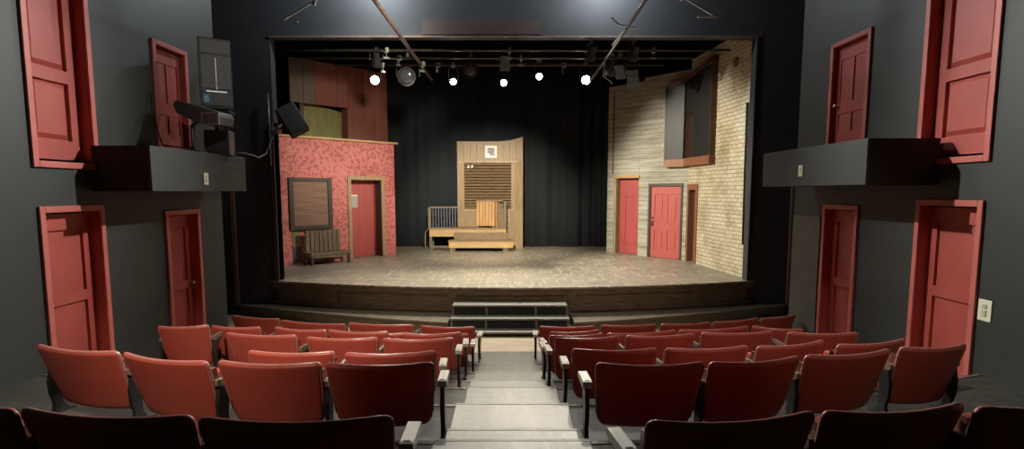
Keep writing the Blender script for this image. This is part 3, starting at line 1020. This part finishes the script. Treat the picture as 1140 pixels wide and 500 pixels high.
sf = thing('boarded_flat', 'pale coursed scenery wall with two red doors beside the brick wall', 'scenery wall', (N[0], N[1], SZ), A2)
bm = bmesh.new()
d1 = (0.33, 1.09, 0.0, 2.17)
d2 = (1.50, 2.42, 0.0, 1.93)
for a, b, c, d in wall_cells((0.0, 0.0), (1.22, 4.78), [d1]) + wall_cells((1.22, 0.0), (L2, 4.86), [d2]):
    add_box(bm, a, b, 0.0, 0.10, c, d)
build('coursed_wall', bm, 'stone', sf)
# left door with recess
boxes('lintel', 'fascia', [(0.22, 1.12, -0.05, 0.0, 2.17, 2.24)], sf, bevel=0.006)
boxes('jamb', 'tan', [(0.24, 0.33, -0.012, 0.26, 0.0, 2.17), (1.09, 1.10, 0.0, 0.26, 0.0, 2.17), (0.33, 1.09, 0.0, 0.26, 2.165, 2.17)], sf)
ld = boxes('door', 'setdoor', [(0.335, 1.085, 0.14, 0.18, 0.01, 2.16)], sf)
bm = bmesh.new()
x0, x1, z0, z1 = 0.52, 1.02, 0.30, 1.68
for b in ((x0, x1, 0.125, 0.14, z0, z0 + 0.05), (x0, x1, 0.125, 0.14, z1 - 0.05, z1), (x0, x0 + 0.05, 0.125, 0.14, z0, z1), (x1 - 0.05, x1, 0.125, 0.14, z0, z1)):
    add_box(bm, *b)
build('panel_molding', bm, 'setdoor', ld)
# right door: four panels
boxes('door_frame', 'darktim', [(1.43, 1.50, -0.03, 0.06, 0.0, 1.93), (2.42, 2.47, -0.03, 0.06, 0.0, 1.93), (1.43, 2.47, -0.03, 0.06, 1.93, 2.01)], sf, bevel=0.004)
bm = bmesh.new()
hol = [(1.62, 1.90, 0.95, 1.72), (2.02, 2.30, 0.95, 1.72), (1.62, 1.90, 0.22, 0.76), (2.02, 2.30, 0.22, 0.76)]
for a, b, c, d in wall_cells((1.505, 0.01), (2.415, 1.925), hol):
    add_box(bm, a, b, 0.01, 0.05, c, d)
rd = build('door', bm, 'setdoor2', sf)
for a, b, c, d in hol:
    boxes('door_panel', 'setdoor2', [(a, b, 0.028, 0.045, c, d), (a + 0.05, b - 0.05, 0.014, 0.028, c + 0.05, d - 0.05)], rd)
boxes('latch', 'iron', [(1.545, 1.59, -0.005, 0.01, 0.86, 1.0), (1.55, 1.585, -0.03, 0.01, 1.07, 1.10), (1.535, 1.60, -0.045, -0.03, 0.89, 0.915), (1.56, 1.575, -0.03, -0.005, 0.89, 0.915)], rd, bevel=0.003)
boxes('cable_chase', 'bench', [(0.17, 0.21, -0.015, 0.0, 2.3, 4.6)], sf)

# projecting bay: one part on each of the two walls, meeting at the corner
bay = thing('bay_window', 'slate grey projecting bay with an orange-brown sill and red bars high on the right set', 'bay window', (K[0], K[1], SZ), 0)
PR = 0.13
# left face in wall-2 space
m2 = Matrix.Rotation(A2, 4, 'Z')
m1 = Matrix.Rotation(A1, 4, 'Z')


def wall2(s0, s1, n0, n1, z0, z1, bm):
    add_box(bm, s0 - L2, s1 - L2, n0, n1, z0, z1, m2)


bm = bmesh.new()
add_prism(bm, [(1.99 - L2, 2.62), (L2 - 0.10 - L2, 2.62), (L2 - 0.10 - L2, 4.56), (1.99 - L2, 4.42)], -PR, -0.005, 'y', m2)
build('left_board', bm, 'bay', bay)
bm = bmesh.new()
hole = (0.03, 0.44, 2.66, 3.72)
for a, b, c, d in wall_cells((-0.02, 2.62), (1.38, 4.58), [hole]):
    add_box(bm, a, b, -PR, -PR + 0.03, c, d, m1)
add_prism(bm, [(-0.02, 4.58), (1.38, 4.58), (1.38, 4.72)], -PR, -PR + 0.03, 'y', m1)
build('right_board', bm, 'bay', bay)
bm = bmesh.new()
add_box(bm, 0.0, 0.46, -0.03, -0.008, 2.62, 3.8, m1)
build('dark_backing', bm, 'black', bay)
for k in range(4):
    bm = bmesh.new()
    xx = 0.075 + k * 0.105
    add_box(bm, xx - 0.014, xx + 0.014, -PR + 0.012, -PR + 0.024, 2.66, 3.74, m1)
    build('bar', bm, 'bayred', bay)
bm = bmesh.new()
add_box(bm, 1.97 - L2, -0.02, -PR - 0.03, -0.005, 2.43, 2.62, m2)
build('sill', bm, 'bayor', bay)
bm = bmesh.new()
add_box(bm, -0.05, 1.42, -PR - 0.03, -0.005, 2.44, 2.63, m1)
build('sill', bm, 'bayor', bay)
bm = bmesh.new()
add_box(bm, 1.38, 1.40, -PR - 0.01, -0.005, 2.63, 4.74, m1)
build('side_board', bm, 'bayred', bay)
bm = bmesh.new()
add_box(bm, 1.955 - L2, 1.99 - L2, -PR - 0.01, -0.005, 2.62, 4.42, m2)
build('side_board', bm, 'bayred', bay)
bm = bmesh.new()
add_prism(bm, [(-0.05, 4.58), (1.42, 4.72), (1.42, 4.80), (-0.05, 4.66)], -PR - 0.03, -0.005, 'y', m1)
build('top_board', bm, 'bayred', bay)
bm = bmesh.new()
add_prism(bm, [(1.955 - L2, 4.42), (-0.02, 4.56), (-0.02, 4.65), (1.955 - L2, 4.50)], -PR - 0.03, -0.005, 'y', m2)
build('top_board', bm, 'bayred', bay)

# round dark vent on the brick near the top
bm = bmesh.new()
add_lathe(bm, [(0.10, 0), (0.10, 0.02), (0.075, 0.03), (0.01, 0.03)], 16, Matrix.Translation((2.20, -0.0, 4.52)) @ aim_matrix((0, -1, 0)))
build('wall_vent', bm, 'ledge', bf)

# ------------------------------------------------------------------ centre unit
CY = 16.95
pw = thing('panelled_wall', 'tall brown timber wall with a slatted shutter at stage centre', 'scenery wall', (-0.68, CY, SZ), 0)
sc = 1.02
xl, xr = -1.03, 0.78
boxes('stile', 'panel', [(xl, xl + 0.22, 0, 0.06, 0, 2.72)], pw, bevel=0.004)
boxes('stile', 'panel', [(xr - 0.13, xr, 0, 0.06, 1.22, 2.72)], pw, bevel=0.004)
n = 10
for k in range(n):
    a = xl + (xr + 0.24 - xl) * k / n
    b = xl + (xr + 0.24 - xl) * (k + 1) / n
    def zt(x):
        return 3.34 + 0.0 * x + (0.14 * max(0, (x - 0.2) / 0.82) ** 2)
    bm = bmesh.new()
    yb = 0.0 - 0.10 * max(0, (a - 0.5))
    add_prism(bm, [(a + 0.003, 2.72), (b - 0.003, 2.72), (b - 0.003, zt(b)), (a + 0.003, zt(a))], yb, yb + 0.06, 'y')
    build('top_board', bm, 'panel', pw)
boxes('head_rail', 'tan', [(xl + 0.05, xr + 0.04, -0.03, 0.0, 2.68, 2.74)], pw)
bm = bmesh.new()
boxes('shutter_gap_shade', 'black', [(xl + 0.22, xr - 0.13, 0.064, 0.07, 1.24, 2.72)], pw)  # black sheet standing in for shade in the gaps between the slats
for k in range(16):
    z = 1.245 + k * 0.0905
    add_prism(bm, [(-0.012, z), (0.050, z + 0.004), (0.060, z + 0.066), (0.040, z + 0.066)], xl + 0.22, xr - 0.13, 'x')
build('shutter', bm, 'shutter', pw)
boxes('lower_panel', 'panel', [(xl + 0.22, 0.25, 0.0, 0.05, 0.0, 1.22)], pw)
boxes('mid_rail', 'tan', [(xl + 0.22, xr, -0.025, 0.0, 1.18, 1.24)], pw)
bm = bmesh.new()
add_prism(bm, [(0.25, 0.0), (xr + 0.24, -0.06), (xr + 0.24, 0.0), (0.25, 0.06)], 0.0, 1.21, 'z')
build('right_panel', bm, 'panel', pw)
bm = bmesh.new()
add_prism(bm, [(xr, -0.0), (xr + 0.24, -0.06), (xr + 0.24, 0.0), (xr, 0.06)], 1.21, 2.72, 'z')
build('right_stile', bm, 'panel', pw)
boxes('peg', 'iron', [(0.52, 0.56, -0.055, -0.02, z, z + 0.04) for z in (0.45, 0.62, 0.80, 0.97)], pw)
boxes('handle', 'steel', [(xl + 0.34, xl + 0.37, -0.01, 0.012, 2.53, 2.60), (xl + 0.45, xl + 0.48, -0.01, 0.012, 2.53, 2.60)], pw)
sg = thing('paper_sign', 'white paper sign with a grey printed block pinned above the slatted shutter', 'sign', (-0.652, CY - 0.004, SZ + 3.02), 0)
boxes('sheet', 'paper', [(-0.185, 0.185, -0.008, 0, -0.19, 0.19)], sg)
bm = bmesh.new()
random.seed(3)
for r_, (a, b) in enumerate(((-0.10, 0.09), (-0.12, 0.11), (-0.10, 0.12), (-0.12, 0.08), (-0.06, 0.11), (-0.03, 0.12))):
    z = 0.10 - r_ * 0.038
    add_box(bm, a, b, -0.0105, -0.008, z - 0.013, z + 0.013)
build('print', bm, 'ink', sg)

# raised landing with a railing
ld = thing('stage_landing', 'raised brown landing with a balustrade in front of the slatted shutter wall', 'platform', (-1.36, 16.62, SZ), 0)
boxes('deck', 'deck', [(-1.20, 1.20, -0.20, 0.30, 0.64, 0.69)], ld, bevel=0.004)
boxes('fascia', 'fascia', [(-1.16, 1.18, -0.19, -0.16, 0.42, 0.64)], ld)
for xx in (-1.13, 1.12):
    for yy in (-0.13, 0.25):
        boxes('leg', 'bench', [(xx - 0.04, xx + 0.04, yy - 0.04, yy + 0.04, 0, 0.64)], ld)
boxes('lower_rail', 'bench', [(-1.09, 1.08, -0.15, -0.11, 0.08, 0.13)], ld)
boxes('newel_post', 'bench', [(-1.20, -1.11, -0.20, -0.12, 0.69, 1.33)], ld, bevel=0.006)
boxes('newel_post', 'bench', [(1.10, 1.19, -0.20, -0.12, 0.69, 1.50)], ld, bevel=0.006)
boxes('handrail', 'bench', [(-1.20, -0.30, -0.20, -0.12, 1.29, 1.34)], ld, bevel=0.006)
for k in range(9):
    xx = -1.05 + k * 0.085
    boxes('baluster', 'bal', [(xx - 0.018, xx + 0.018, -0.178, -0.142, 0.69, 1.29)], ld)
bm = bmesh.new()
add_tube(bm, [(-1.17, -0.24, 0.69), (-1.28, -0.26, 0.55), (-1.29, -0.26, 0.0)], 0.02, 8)
build('side_brace', bm, 'bench', ld)
sb = thing('step_bench', 'low honey-coloured wooden step standing before the raised landing', 'step', (-0.92, 16.10, SZ), 0)
boxes('tread', 'deck', [(-0.98, 0.98, -0.14, 0.28, 0.30, 0.34)], sb, bevel=0.004)
boxes('fascia', 'fascia', [(-0.96, 0.96, -0.13, -0.10, 0.12, 0.30)], sb)
boxes('riser', 'deck', [(-0.84, 0.80, 0.20, 0.30, 0.34, 0.55)], sb)
for xx in (-0.86, 0.72):
    boxes('leg', 'bench', [(xx - 0.08, xx + 0.08, -0.09, 0.20, 0, 0.30)], sb)
pd = thing('slatted_lectern', 'orange slat-sided wooden lectern standing on the raised landing', 'lectern', (-0.70, 16.52, SZ + 0.69), 0)
for k in range(6):
    xx = -0.38 + k * 0.094
    boxes('front_slat', 'orange', [(xx, xx + 0.081, -0.02, 0.01, 0.05, 0.80)], pd, bevel=0.003)
boxes('top', 'deck', [(-0.40, 0.42, -0.04, 0.27, 0.80, 0.84)], pd, bevel=0.005)
for k in range(4):
    xx = 0.19 + k * 0.06
    boxes('side_slat', 'orange' if k < 1 else 'panel', [(xx + 0.004, xx + 0.045, 0.03 + k * 0.05, 0.05 + k * 0.05, 0.0, 0.80)], pd, bevel=0.003)
boxes('back_board', 'darktim', [(-0.36, 0.17, 0.03, 0.05, 0.05, 0.80)], pd)
boxes('foot', 'bench', [(-0.40, -0.34, -0.02, 0.25, 0.0, 0.05), (0.10, 0.16, -0.02, 0.25, 0.0, 0.05)], pd)

# ------------------------------------------------------------------ curtain
bm = bmesh.new()
NX, x0, x1 = 420, -4.6, 3.15
rows = []
for zz in (0.705, 2.5, 5.0, 7.3):
    row = []
    for k in range(NX + 1):
        x = x0 + (x1 - x0) * k / NX
        amp = 0.04 + 0.10 * min(1, max(0, (x - 0.2) / 1.5))
        y = 17.55 + amp * (math.sin(x * 15 + 1.6 * math.sin(x * 2.3)) * 0.4 + math.sin(x * 5.3 + 0.6) * 0.6) * (1.0 + 0.15 * math.sin(zz * 1.7 + x))
        row.append(bm.verts.new((x, y, zz)))
    rows.append(row)
for a, b in zip(rows, rows[1:]):
    for k in range(NX):
        bm.faces.new((a[k], a[k + 1], b[k + 1], b[k]))
c = build('stage_curtain', bm, 'curtain', smooth=True)
sol = c.modifiers.new('thick', 'SOLIDIFY'); sol.thickness = 0.012
tag(c, 'black full-height stage curtain hanging in folds across the back', 'curtain')

# ------------------------------------------------------------------ pipes
def pipe(label, a, b, r, mat):
    bm = bmesh.new()
    n = 2
    add_tube(bm, [a, b], r, 10)
    return tag(build('lighting_pipe', bm, mat, smooth=True), label, 'pipe')


pipe('long left lighting pipe running from the house in under the header', (-2.03, 5.0, 5.31), (-2.03, 14.0, 5.31), 0.034, 'pipe_b')
pipe('long right lighting pipe running from the house in under the header', (1.95, 5.0, 5.31), (2.02, 14.0, 5.31), 0.028, 'pipe')
pipe('front cross pipe of the stage, just behind the header', (-4.9, 11.6, 5.43), (4.55, 11.6, 5.43), 0.025, 'pipe')
pipe('middle cross pipe of the stage, behind the front one', (-4.6, 12.3, 5.44), (4.0, 12.3, 5.44), 0.025, 'pipe')
pipe('rear cross pipe carrying the lit lamps', (-4.2, 13.1, 5.47), (3.6, 13.1, 5.47), 0.025, 'pipe')
pipe('dark cross pipe deep over the stage', (-4.0, 14.2, 5.75), (3.4, 14.2, 5.75), 0.025, 'pipe')


def fixture(label, loc, aim, lit, size=1.0, drop=0.30, shape='can', name='stage_lamp'):
    """loc = centre of the lens; yoke hangs from a clamp above"""
    t = thing(name, label, 'stage lamp', loc, 0)
    d = (Vector(aim) - Vector(loc)).normalized()
    rm = aim_matrix(d)
    r = 0.105 * size
    bm = bmesh.new()
    if shape == 'can':
        add_lathe(bm, [(r * 0.45, -r * 3.2), (r * 0.75, -r * 3.0), (r * 0.85, -r * 1.6), (r * 1.12, -r * 0.5), (r * 1.15, r * 0.25), (r * 1.0, r * 0.25), (r * 0.98, 0.0), (0.005, -0.004)], 20, rm)
    else:
        q = r * 1.15
        add_box(bm, -q, q, -q * 0.8, q * 0.8, -q * 2.6, -0.002, rm)
        add_box(bm, -q * 1.15, q * 1.15, q * 0.8, q * 0.86, -q * 0.2, q * 1.1, rm)
        add_box(bm, -q * 1.15, q * 1.15, -q * 0.86, -q * 0.8, -q * 0.2, q * 1.1, rm)
    build('housing', bm, 'lampbody', t, smooth=False)
    bm = bmesh.new()
    add_lathe(bm, [(r * 0.96, 0.0), (r * 0.9, r * 0.12), (r * 0.55, r * 0.24), (0.004, r * 0.28)], 20, rm)
    build('lens', bm, 'lens_lit' if lit else 'lens_off', t, smooth=True, label='glowing warm lens' if lit else None)
    piv = rm @ Vector((0, 0, -r * 1.2))
    side = (rm @ Vector((1, 0, 0)))
    side.z = 0
    side.normalize()
    top = piv + Vector((0, 0, drop))
    bm = bmesh.new()
    w = r * 1.45
    add_tube(bm, [piv - side * w, piv - side * w + Vector((0, 0, drop * 0.62)), piv - side * w * 0.8 + Vector((0, 0, drop * 0.75)), piv + side * w * 0.8 + Vector((0, 0, drop * 0.75)), piv + side * w + Vector((0, 0, drop * 0.62)), piv + side * w], 0.011, 6)
    build('yoke', bm, 'pipe', t)
    bm = bmesh.new()
    add_box(bm, top.x - 0.03, top.x + 0.03, top.y - 0.025, top.y + 0.025, piv.z + drop * 0.75, top.z + 0.02)
    add_tube(bm, [(top.x - 0.06, top.y, piv.z + drop * 0.85), (top.x + 0.06, top.y, piv.z + drop * 0.85)], 0.012, 6)
    build('clamp', bm, 'steel', t)
    return t


LIT = [(-3.20, 12.9, 5.085, 'leftmost lit stage lamp, above the plank wall'), (-1.37, 12.9, 5.045, 'second lit stage lamp from the left, left of centre'),
       (-0.19, 12.9, 5.024, 'middle lit stage lamp, the smallest glow at centre'), (0.633, 12.9, 5.165, 'fourth lit stage lamp from the left, slightly higher than the rest'),
       (1.725, 12.9, 5.085, 'rightmost lit stage lamp, the biggest glow of the five')]
for k, (x, y, z, lab) in enumerate(LIT):
    fixture(lab, (x, y, z), (x * 0.3, 2.0, 2.2), True, 0.7 if k not in (0, 4) else 0.95, 0.42)
    spot((x, y - 0.08, z - 0.03), (x * 0.6, 9.0, 0.0), 420 if k not in (0, 4) else 560, 84, 0.9, WARM, 0.05)
fixture('large dark round lamp with unlit glass, between the first two lit ones', (-2.36, 12.4, 5.06), (-2.2, 8.0, 4.1), False, 1.7, 0.5)
fixture('unlit barrel lamp just right of the second lit lamp', (-0.95, 12.7, 5.27), (-0.8, 9.5, 4.2), False, 1.5, 0.35)
fixture('unlit lamp with barn doors hanging above the boarded wall', (2.85, 13.0, 5.08), (3.6, 15.4, 2.0), False, 1.05, 0.5, 'box')
fixture('small unlit lamp hanging right of the rightmost lit lamp', (2.25, 12.8, 5.2), (1.0, 15.0, 1.0), False, 1.1, 0.35)
fixture('small unlit lamp high on the front cross pipe, right of the long pipe', (2.5, 11.55, 5.25), (1.6, 15.0, 1.0), False, 0.9, 0.22)
fixture('small unlit lamp on the front cross pipe left of the long right pipe', (1.62, 11.55, 5.25), (0.6, 15.0, 1.0), False, 0.9, 0.22)
fixture('small unlit lamp at the left end of the front cross pipe', (-2.9, 11.9, 5.2), (-3.4, 15.0, 1.0), False, 0.9, 0.25)
fixture('unlit box lamp on the cross pipe above the middle lit lamp', (-0.15, 12.25, 5.28), (0.0, 16.0, 1.0), False, 0.8, 0.2, 'box')
fixture('dark box lamp left of the boarded wall, by the right pipe', (2.42, 12.3, 5.12), (3.8, 15.4, 2.0), False, 0.8, 0.36, 'box')
# the lamps over the house, above the top edge of the photo
HOUSE = [((1.65, 8.3, 6.05), (-4.4, 4.0, 2.6)), ((-2.3, 8.3, 6.05), (4.4, 4.0, 2.6))]
for k, (a, b) in enumerate(HOUSE):
    fixture('lit house lamp above the frame, %s of the aisle' % ('right' if k == 0 else 'left'), a, b, True, 1.2, 0.3, 'can', 'house_lamp')

# bracket arms hanging from the ceiling pipes
def bracket(label, x, y, z, s):
    t = thing('pipe_bracket', label, 'bracket', (x, y, z), 0)
    bm = bmesh.new()
    add_tube(bm, [(0, 0, 0.9), (0, 0, 0.05)], 0.018, 8)
    build('drop_rod', bm, 'steel', t)
    bm = bmesh.new()
    add_tube(bm, [(-s * 0.05, 0, 0.12), (s * 0.55, 0, -0.22)], 0.014, 8)
    build('arm', bm, 'steel', t)
    bm = bmesh.new()
    add_tube(bm, [(s * 0.27, 0, -0.225), (s * 0.58, 0, -0.225)], 0.014, 8)
    build('foot_bar', bm, 'steel', t)
    bm = bmesh.new()
    add_lathe(bm, [(0.03, -0.03), (0.03, 0.03)], 10, Matrix.Translation((0, 0, 0.06)))
    build('collar', bm, 'steel', t)
    return t


bracket('bare steel bracket arm over the right side of the house', 2.72, 9.0, 5.52, 1)
bracket('bare steel bracket arm over the left side of the house', -3.18, 9.0, 5.44, -1)
# crossed clamp arms on the right long pipe
cl = thing('clamp_arm', 'steel cross clamp on the long right pipe before the header', 'clamp', (1.96, 9.6, 5.31), 0)
for pts in ([(-0.25, 0, 0.16), (-0.12, 0, 0.04), (0.22, 0, -0.02)], [(0, 0, -0.03), (-0.12, 0.6, -0.14)]):
    bm = bmesh.new()
    add_tube(bm, pts, 0.016, 8)
    build('arm', bm, 'steel', cl)
cl = thing('clamp_arm', 'thin steel strut pair hanging from the long right pipe behind the header', 'clamp', (1.99, 11.9, 5.31), 0)
for pts in ([(0, 0, 0), (-0.25, 0, -0.36)], [(0, 0, 0), (-0.02, 0, -0.34), (0.18, 0, -0.5)], [(-0.25, 0, -0.36), (-0.42, 0, -0.52)]):
    bm = bmesh.new()
    add_tube(bm, pts, 0.016, 8)
    build('arm', bm, 'steel', cl)

# small steel clamps and shutters left on the pipes
CL = [(-2.62, 11.6, 5.43, 'front cross pipe, left of the long left pipe', 30), (-2.50, 12.3, 5.44, 'middle cross pipe, left of the long left pipe', 60),
      (-3.05, 13.1, 5.47, 'rear cross pipe, above the leftmost lit lamp', 20), (-1.75, 13.1, 5.47, 'rear cross pipe, right of the big round lamp', 75),
      (-0.05, 11.6, 5.43, 'front cross pipe, at its middle', 0), (1.22, 13.1, 5.47, 'rear cross pipe, left of the rightmost lit lamp', 80),
      (2.95, 11.6, 5.43, 'front cross pipe, near its right end', 10), (-1.98, 12.3, 5.31, 'long left pipe, behind the header', 40), (0.2, 12.3, 5.44, 'middle cross pipe, near its middle', 0)]
for x, y, z, lab, a in CL:
    t = thing('pipe_clamp', 'bright steel clamp on the ' + lab, 'clamp', (x, y, z), R(a), 'steel clamps on the stage pipes')
    bm = bmesh.new()
    add_prism(bm, [(-0.055, 0.05), (0.055, 0.05), (0.055, 0.03), (-0.03, 0.03), (-0.03, -0.03), (0.045, -0.03), (0.045, -0.055), (-0.055, -0.055)], -0.03, 0.03, 'x')
    build('jaw', bm, 'steel', t, bevel=0.003)
    bm = bmesh.new()
    add_tube(bm, [(0, 0.02, -0.05), (0, 0.02, -0.13)], 0.010, 6)
    build('bolt', bm, 'steel', t)
    boxes('bracket_plate', 'steel', [(-0.06, 0.06, 0.012, 0.03, -0.17, -0.13)], t)

# ------------------------------------------------------------------ loudspeaker and clutter on the left box
bx = -4.10
sp = thing('loudspeaker', 'tall dark loudspeaker standing on the left box ledge', 'loudspeaker', (bx, 7.62, 3.62), R(34))
bm = bmesh.new()
add_prism(bm, [(-0.20, -0.17), (0.20, -0.17), (0.15, 0.2), (-0.15, 0.2)], 0.0, 0.93, 'z')
build('cabinet', bm, 'speaker', sp, bevel=0.012)
boxes('grille', 'grille', [(-0.175, 0.175, -0.185, -0.17, 0.26, 0.70)], sp, bevel=0.006)
boxes('horn_panel', 'grille', [(-0.175, 0.175, -0.182, -0.17, 0.72, 0.90)], sp, bevel=0.006)
bm = bmesh.new()
add_box(bm, -0.17, 0.17, -0.19, -0.17, 0.03, 0.23)
build('lower_panel', bm, 'speaker', sp, bevel=0.006)
boxes('trim_bar', 'steel', [(-0.12, 0.12, -0.196, -0.19, 0.215, 0.228)], sp)
bm = bmesh.new()
add_tube(bm, [(0.0, -0.19, 0.25), (0.0, -0.192, 0.66)], 0.005, 6)
build('center_seam', bm, 'steel', sp)
stk = boxes('sticker', 'blue', [(-0.165, -0.095, -0.196, -0.19, 0.07, 0.17)], sp, label='bright blue sticker')
boxes('white_mark', 'paper', [(-0.145, -0.135, -0.199, -0.196, 0.09, 0.15), (-0.145, -0.115, -0.199, -0.196, 0.135, 0.15), (-0.145, -0.118, -0.199, -0.196, 0.112, 0.124)], stk)
pj = thing('horn_lamp', 'dark long-snouted lamp on a post before the loudspeaker on the left box', 'lamp', (bx, 7.16, 3.0), R(-6))
bm = bmesh.new()
add_prism(bm, [(-0.22, 0.60), (-0.18, 0.66), (0.06, 0.60), (0.40, 0.50), (0.42, 0.44), (0.40, 0.34), (0.12, 0.36), (-0.18, 0.50)], -0.16, 0.14, 'y')
build('body', bm, 'speaker', pj, bevel=0.015)
bm = bmesh.new()
add_box(bm, 0.20, 0.38, -0.185, -0.16, 0.37, 0.47)
build('mouth', bm, 'lens_off', pj, bevel=0.004)
boxes('rim', 'grille', [(0.17, 0.41, -0.175, -0.155, 0.34, 0.365), (0.17, 0.41, -0.175, -0.155, 0.475, 0.50), (0.17, 0.195, -0.175, -0.155, 0.365, 0.475), (0.385, 0.41, -0.175, -0.155, 0.365, 0.475)], pj)
bm = bmesh.new()
add_tube(bm, [(-0.08, 0, 0.0), (-0.08, 0, 0.35), (0.0, 0, 0.42)], 0.03, 10)
build('post', bm, 'pipe', pj)
bm = bmesh.new()
add_lathe(bm, [(0.17, 0.0), (0.17, 0.02), (0.05, 0.05), (0.03, 0.09)], 16, Matrix.Translation((-0.08, 0, 0.002)))
build('base', bm, 'iron', pj)
sd_ = thing('speaker_stand', 'black pedestal carrying the loudspeaker on the left box', 'stand', (bx, 7.66, 3.0), R(14))
boxes('plinth', 'speaker', [(-0.16, 0.16, -0.14, 0.16, 0.0, 0.34)], sd_, bevel=0.01)
boxes('top_plate', 'iron', [(-0.18, 0.18, -0.16, 0.18, 0.58, 0.618)], sd_, bevel=0.004)
bm = bmesh.new()
add_tube(bm, [(0, 0, 0.34), (0, 0, 0.58)], 0.05, 12)
build('column', bm, 'iron', sd_)
bm = bmesh.new()
pts = [(-3.85, 7.55, 3.02), (-3.80, 7.7, 3.04), (-3.82, 8.0, 3.03), (-3.95, 8.5, 3.02), (-4.15, 9.2, 3.13), (-4.38, 9.9, 3.36), (-4.56, 10.45, 3.58), (-4.66, 10.72, 3.66)]
add_tube(bm, pts, 0.010, 6)
tag(build('hanging_cable', bm, 'cable', smooth=True), 'thin grey cable sagging from the left box to the stage opening', 'cable')
bm = bmesh.new()
pts = [(-4.60, 7.00, 3.75), (-4.56, 6.98, 3.55), (-4.50, 6.94, 3.30), (-4.42, 6.90, 3.10), (-4.30, 6.86, 3.012), (-4.02, 6.80, 3.012)]
add_tube(bm, pts, 0.009, 6)
tag(build('loose_cable', bm, 'iron', smooth=True), 'black cable drooping before the upper far left door', 'cable')
# black side lamp on the left post
sl = thing('side_speaker', 'black tilted speaker hanging on the left edge of the stage opening', 'speaker', (-4.20, 10.5, 3.85), 0)
bm = bmesh.new()
mt = Matrix.Rotation(R(-32), 4, 'Y') @ Matrix.Rotation(R(20), 4, 'Z')
add_box(bm, -0.19, 0.19, -0.16, 0.16, -0.28, 0.28, mt)
build('cabinet', bm, 'black', sl, bevel=0.03)
bm = bmesh.new()
add_tube(bm, [(-0.22, 0.15, 0.0), (-0.36, 0.2, -0.1), (-0.50, 0.24, -0.14)], 0.022, 8)
build('bracket', bm, 'steel', sl)
bm = bmesh.new()
add_lathe(bm, [(0.05, -0.05), (0.06, 0.0), (0.05, 0.05), (0.01, 0.06)], 12, Matrix.Translation((-0.27, -0.02, -0.19)))
build('clamp_knob', bm, 'steel', sl, label='bright round clamp')
bm = bmesh.new()
add_tube(bm, [(-4.74, 10.70, 3.0), (-4.74, 10.70, 4.4)], 0.022, 8)
tag(build('upright_pipe', bm, 'pipe', smooth=True), 'thin upright pipe on the left edge of the stage opening', 'pipe')
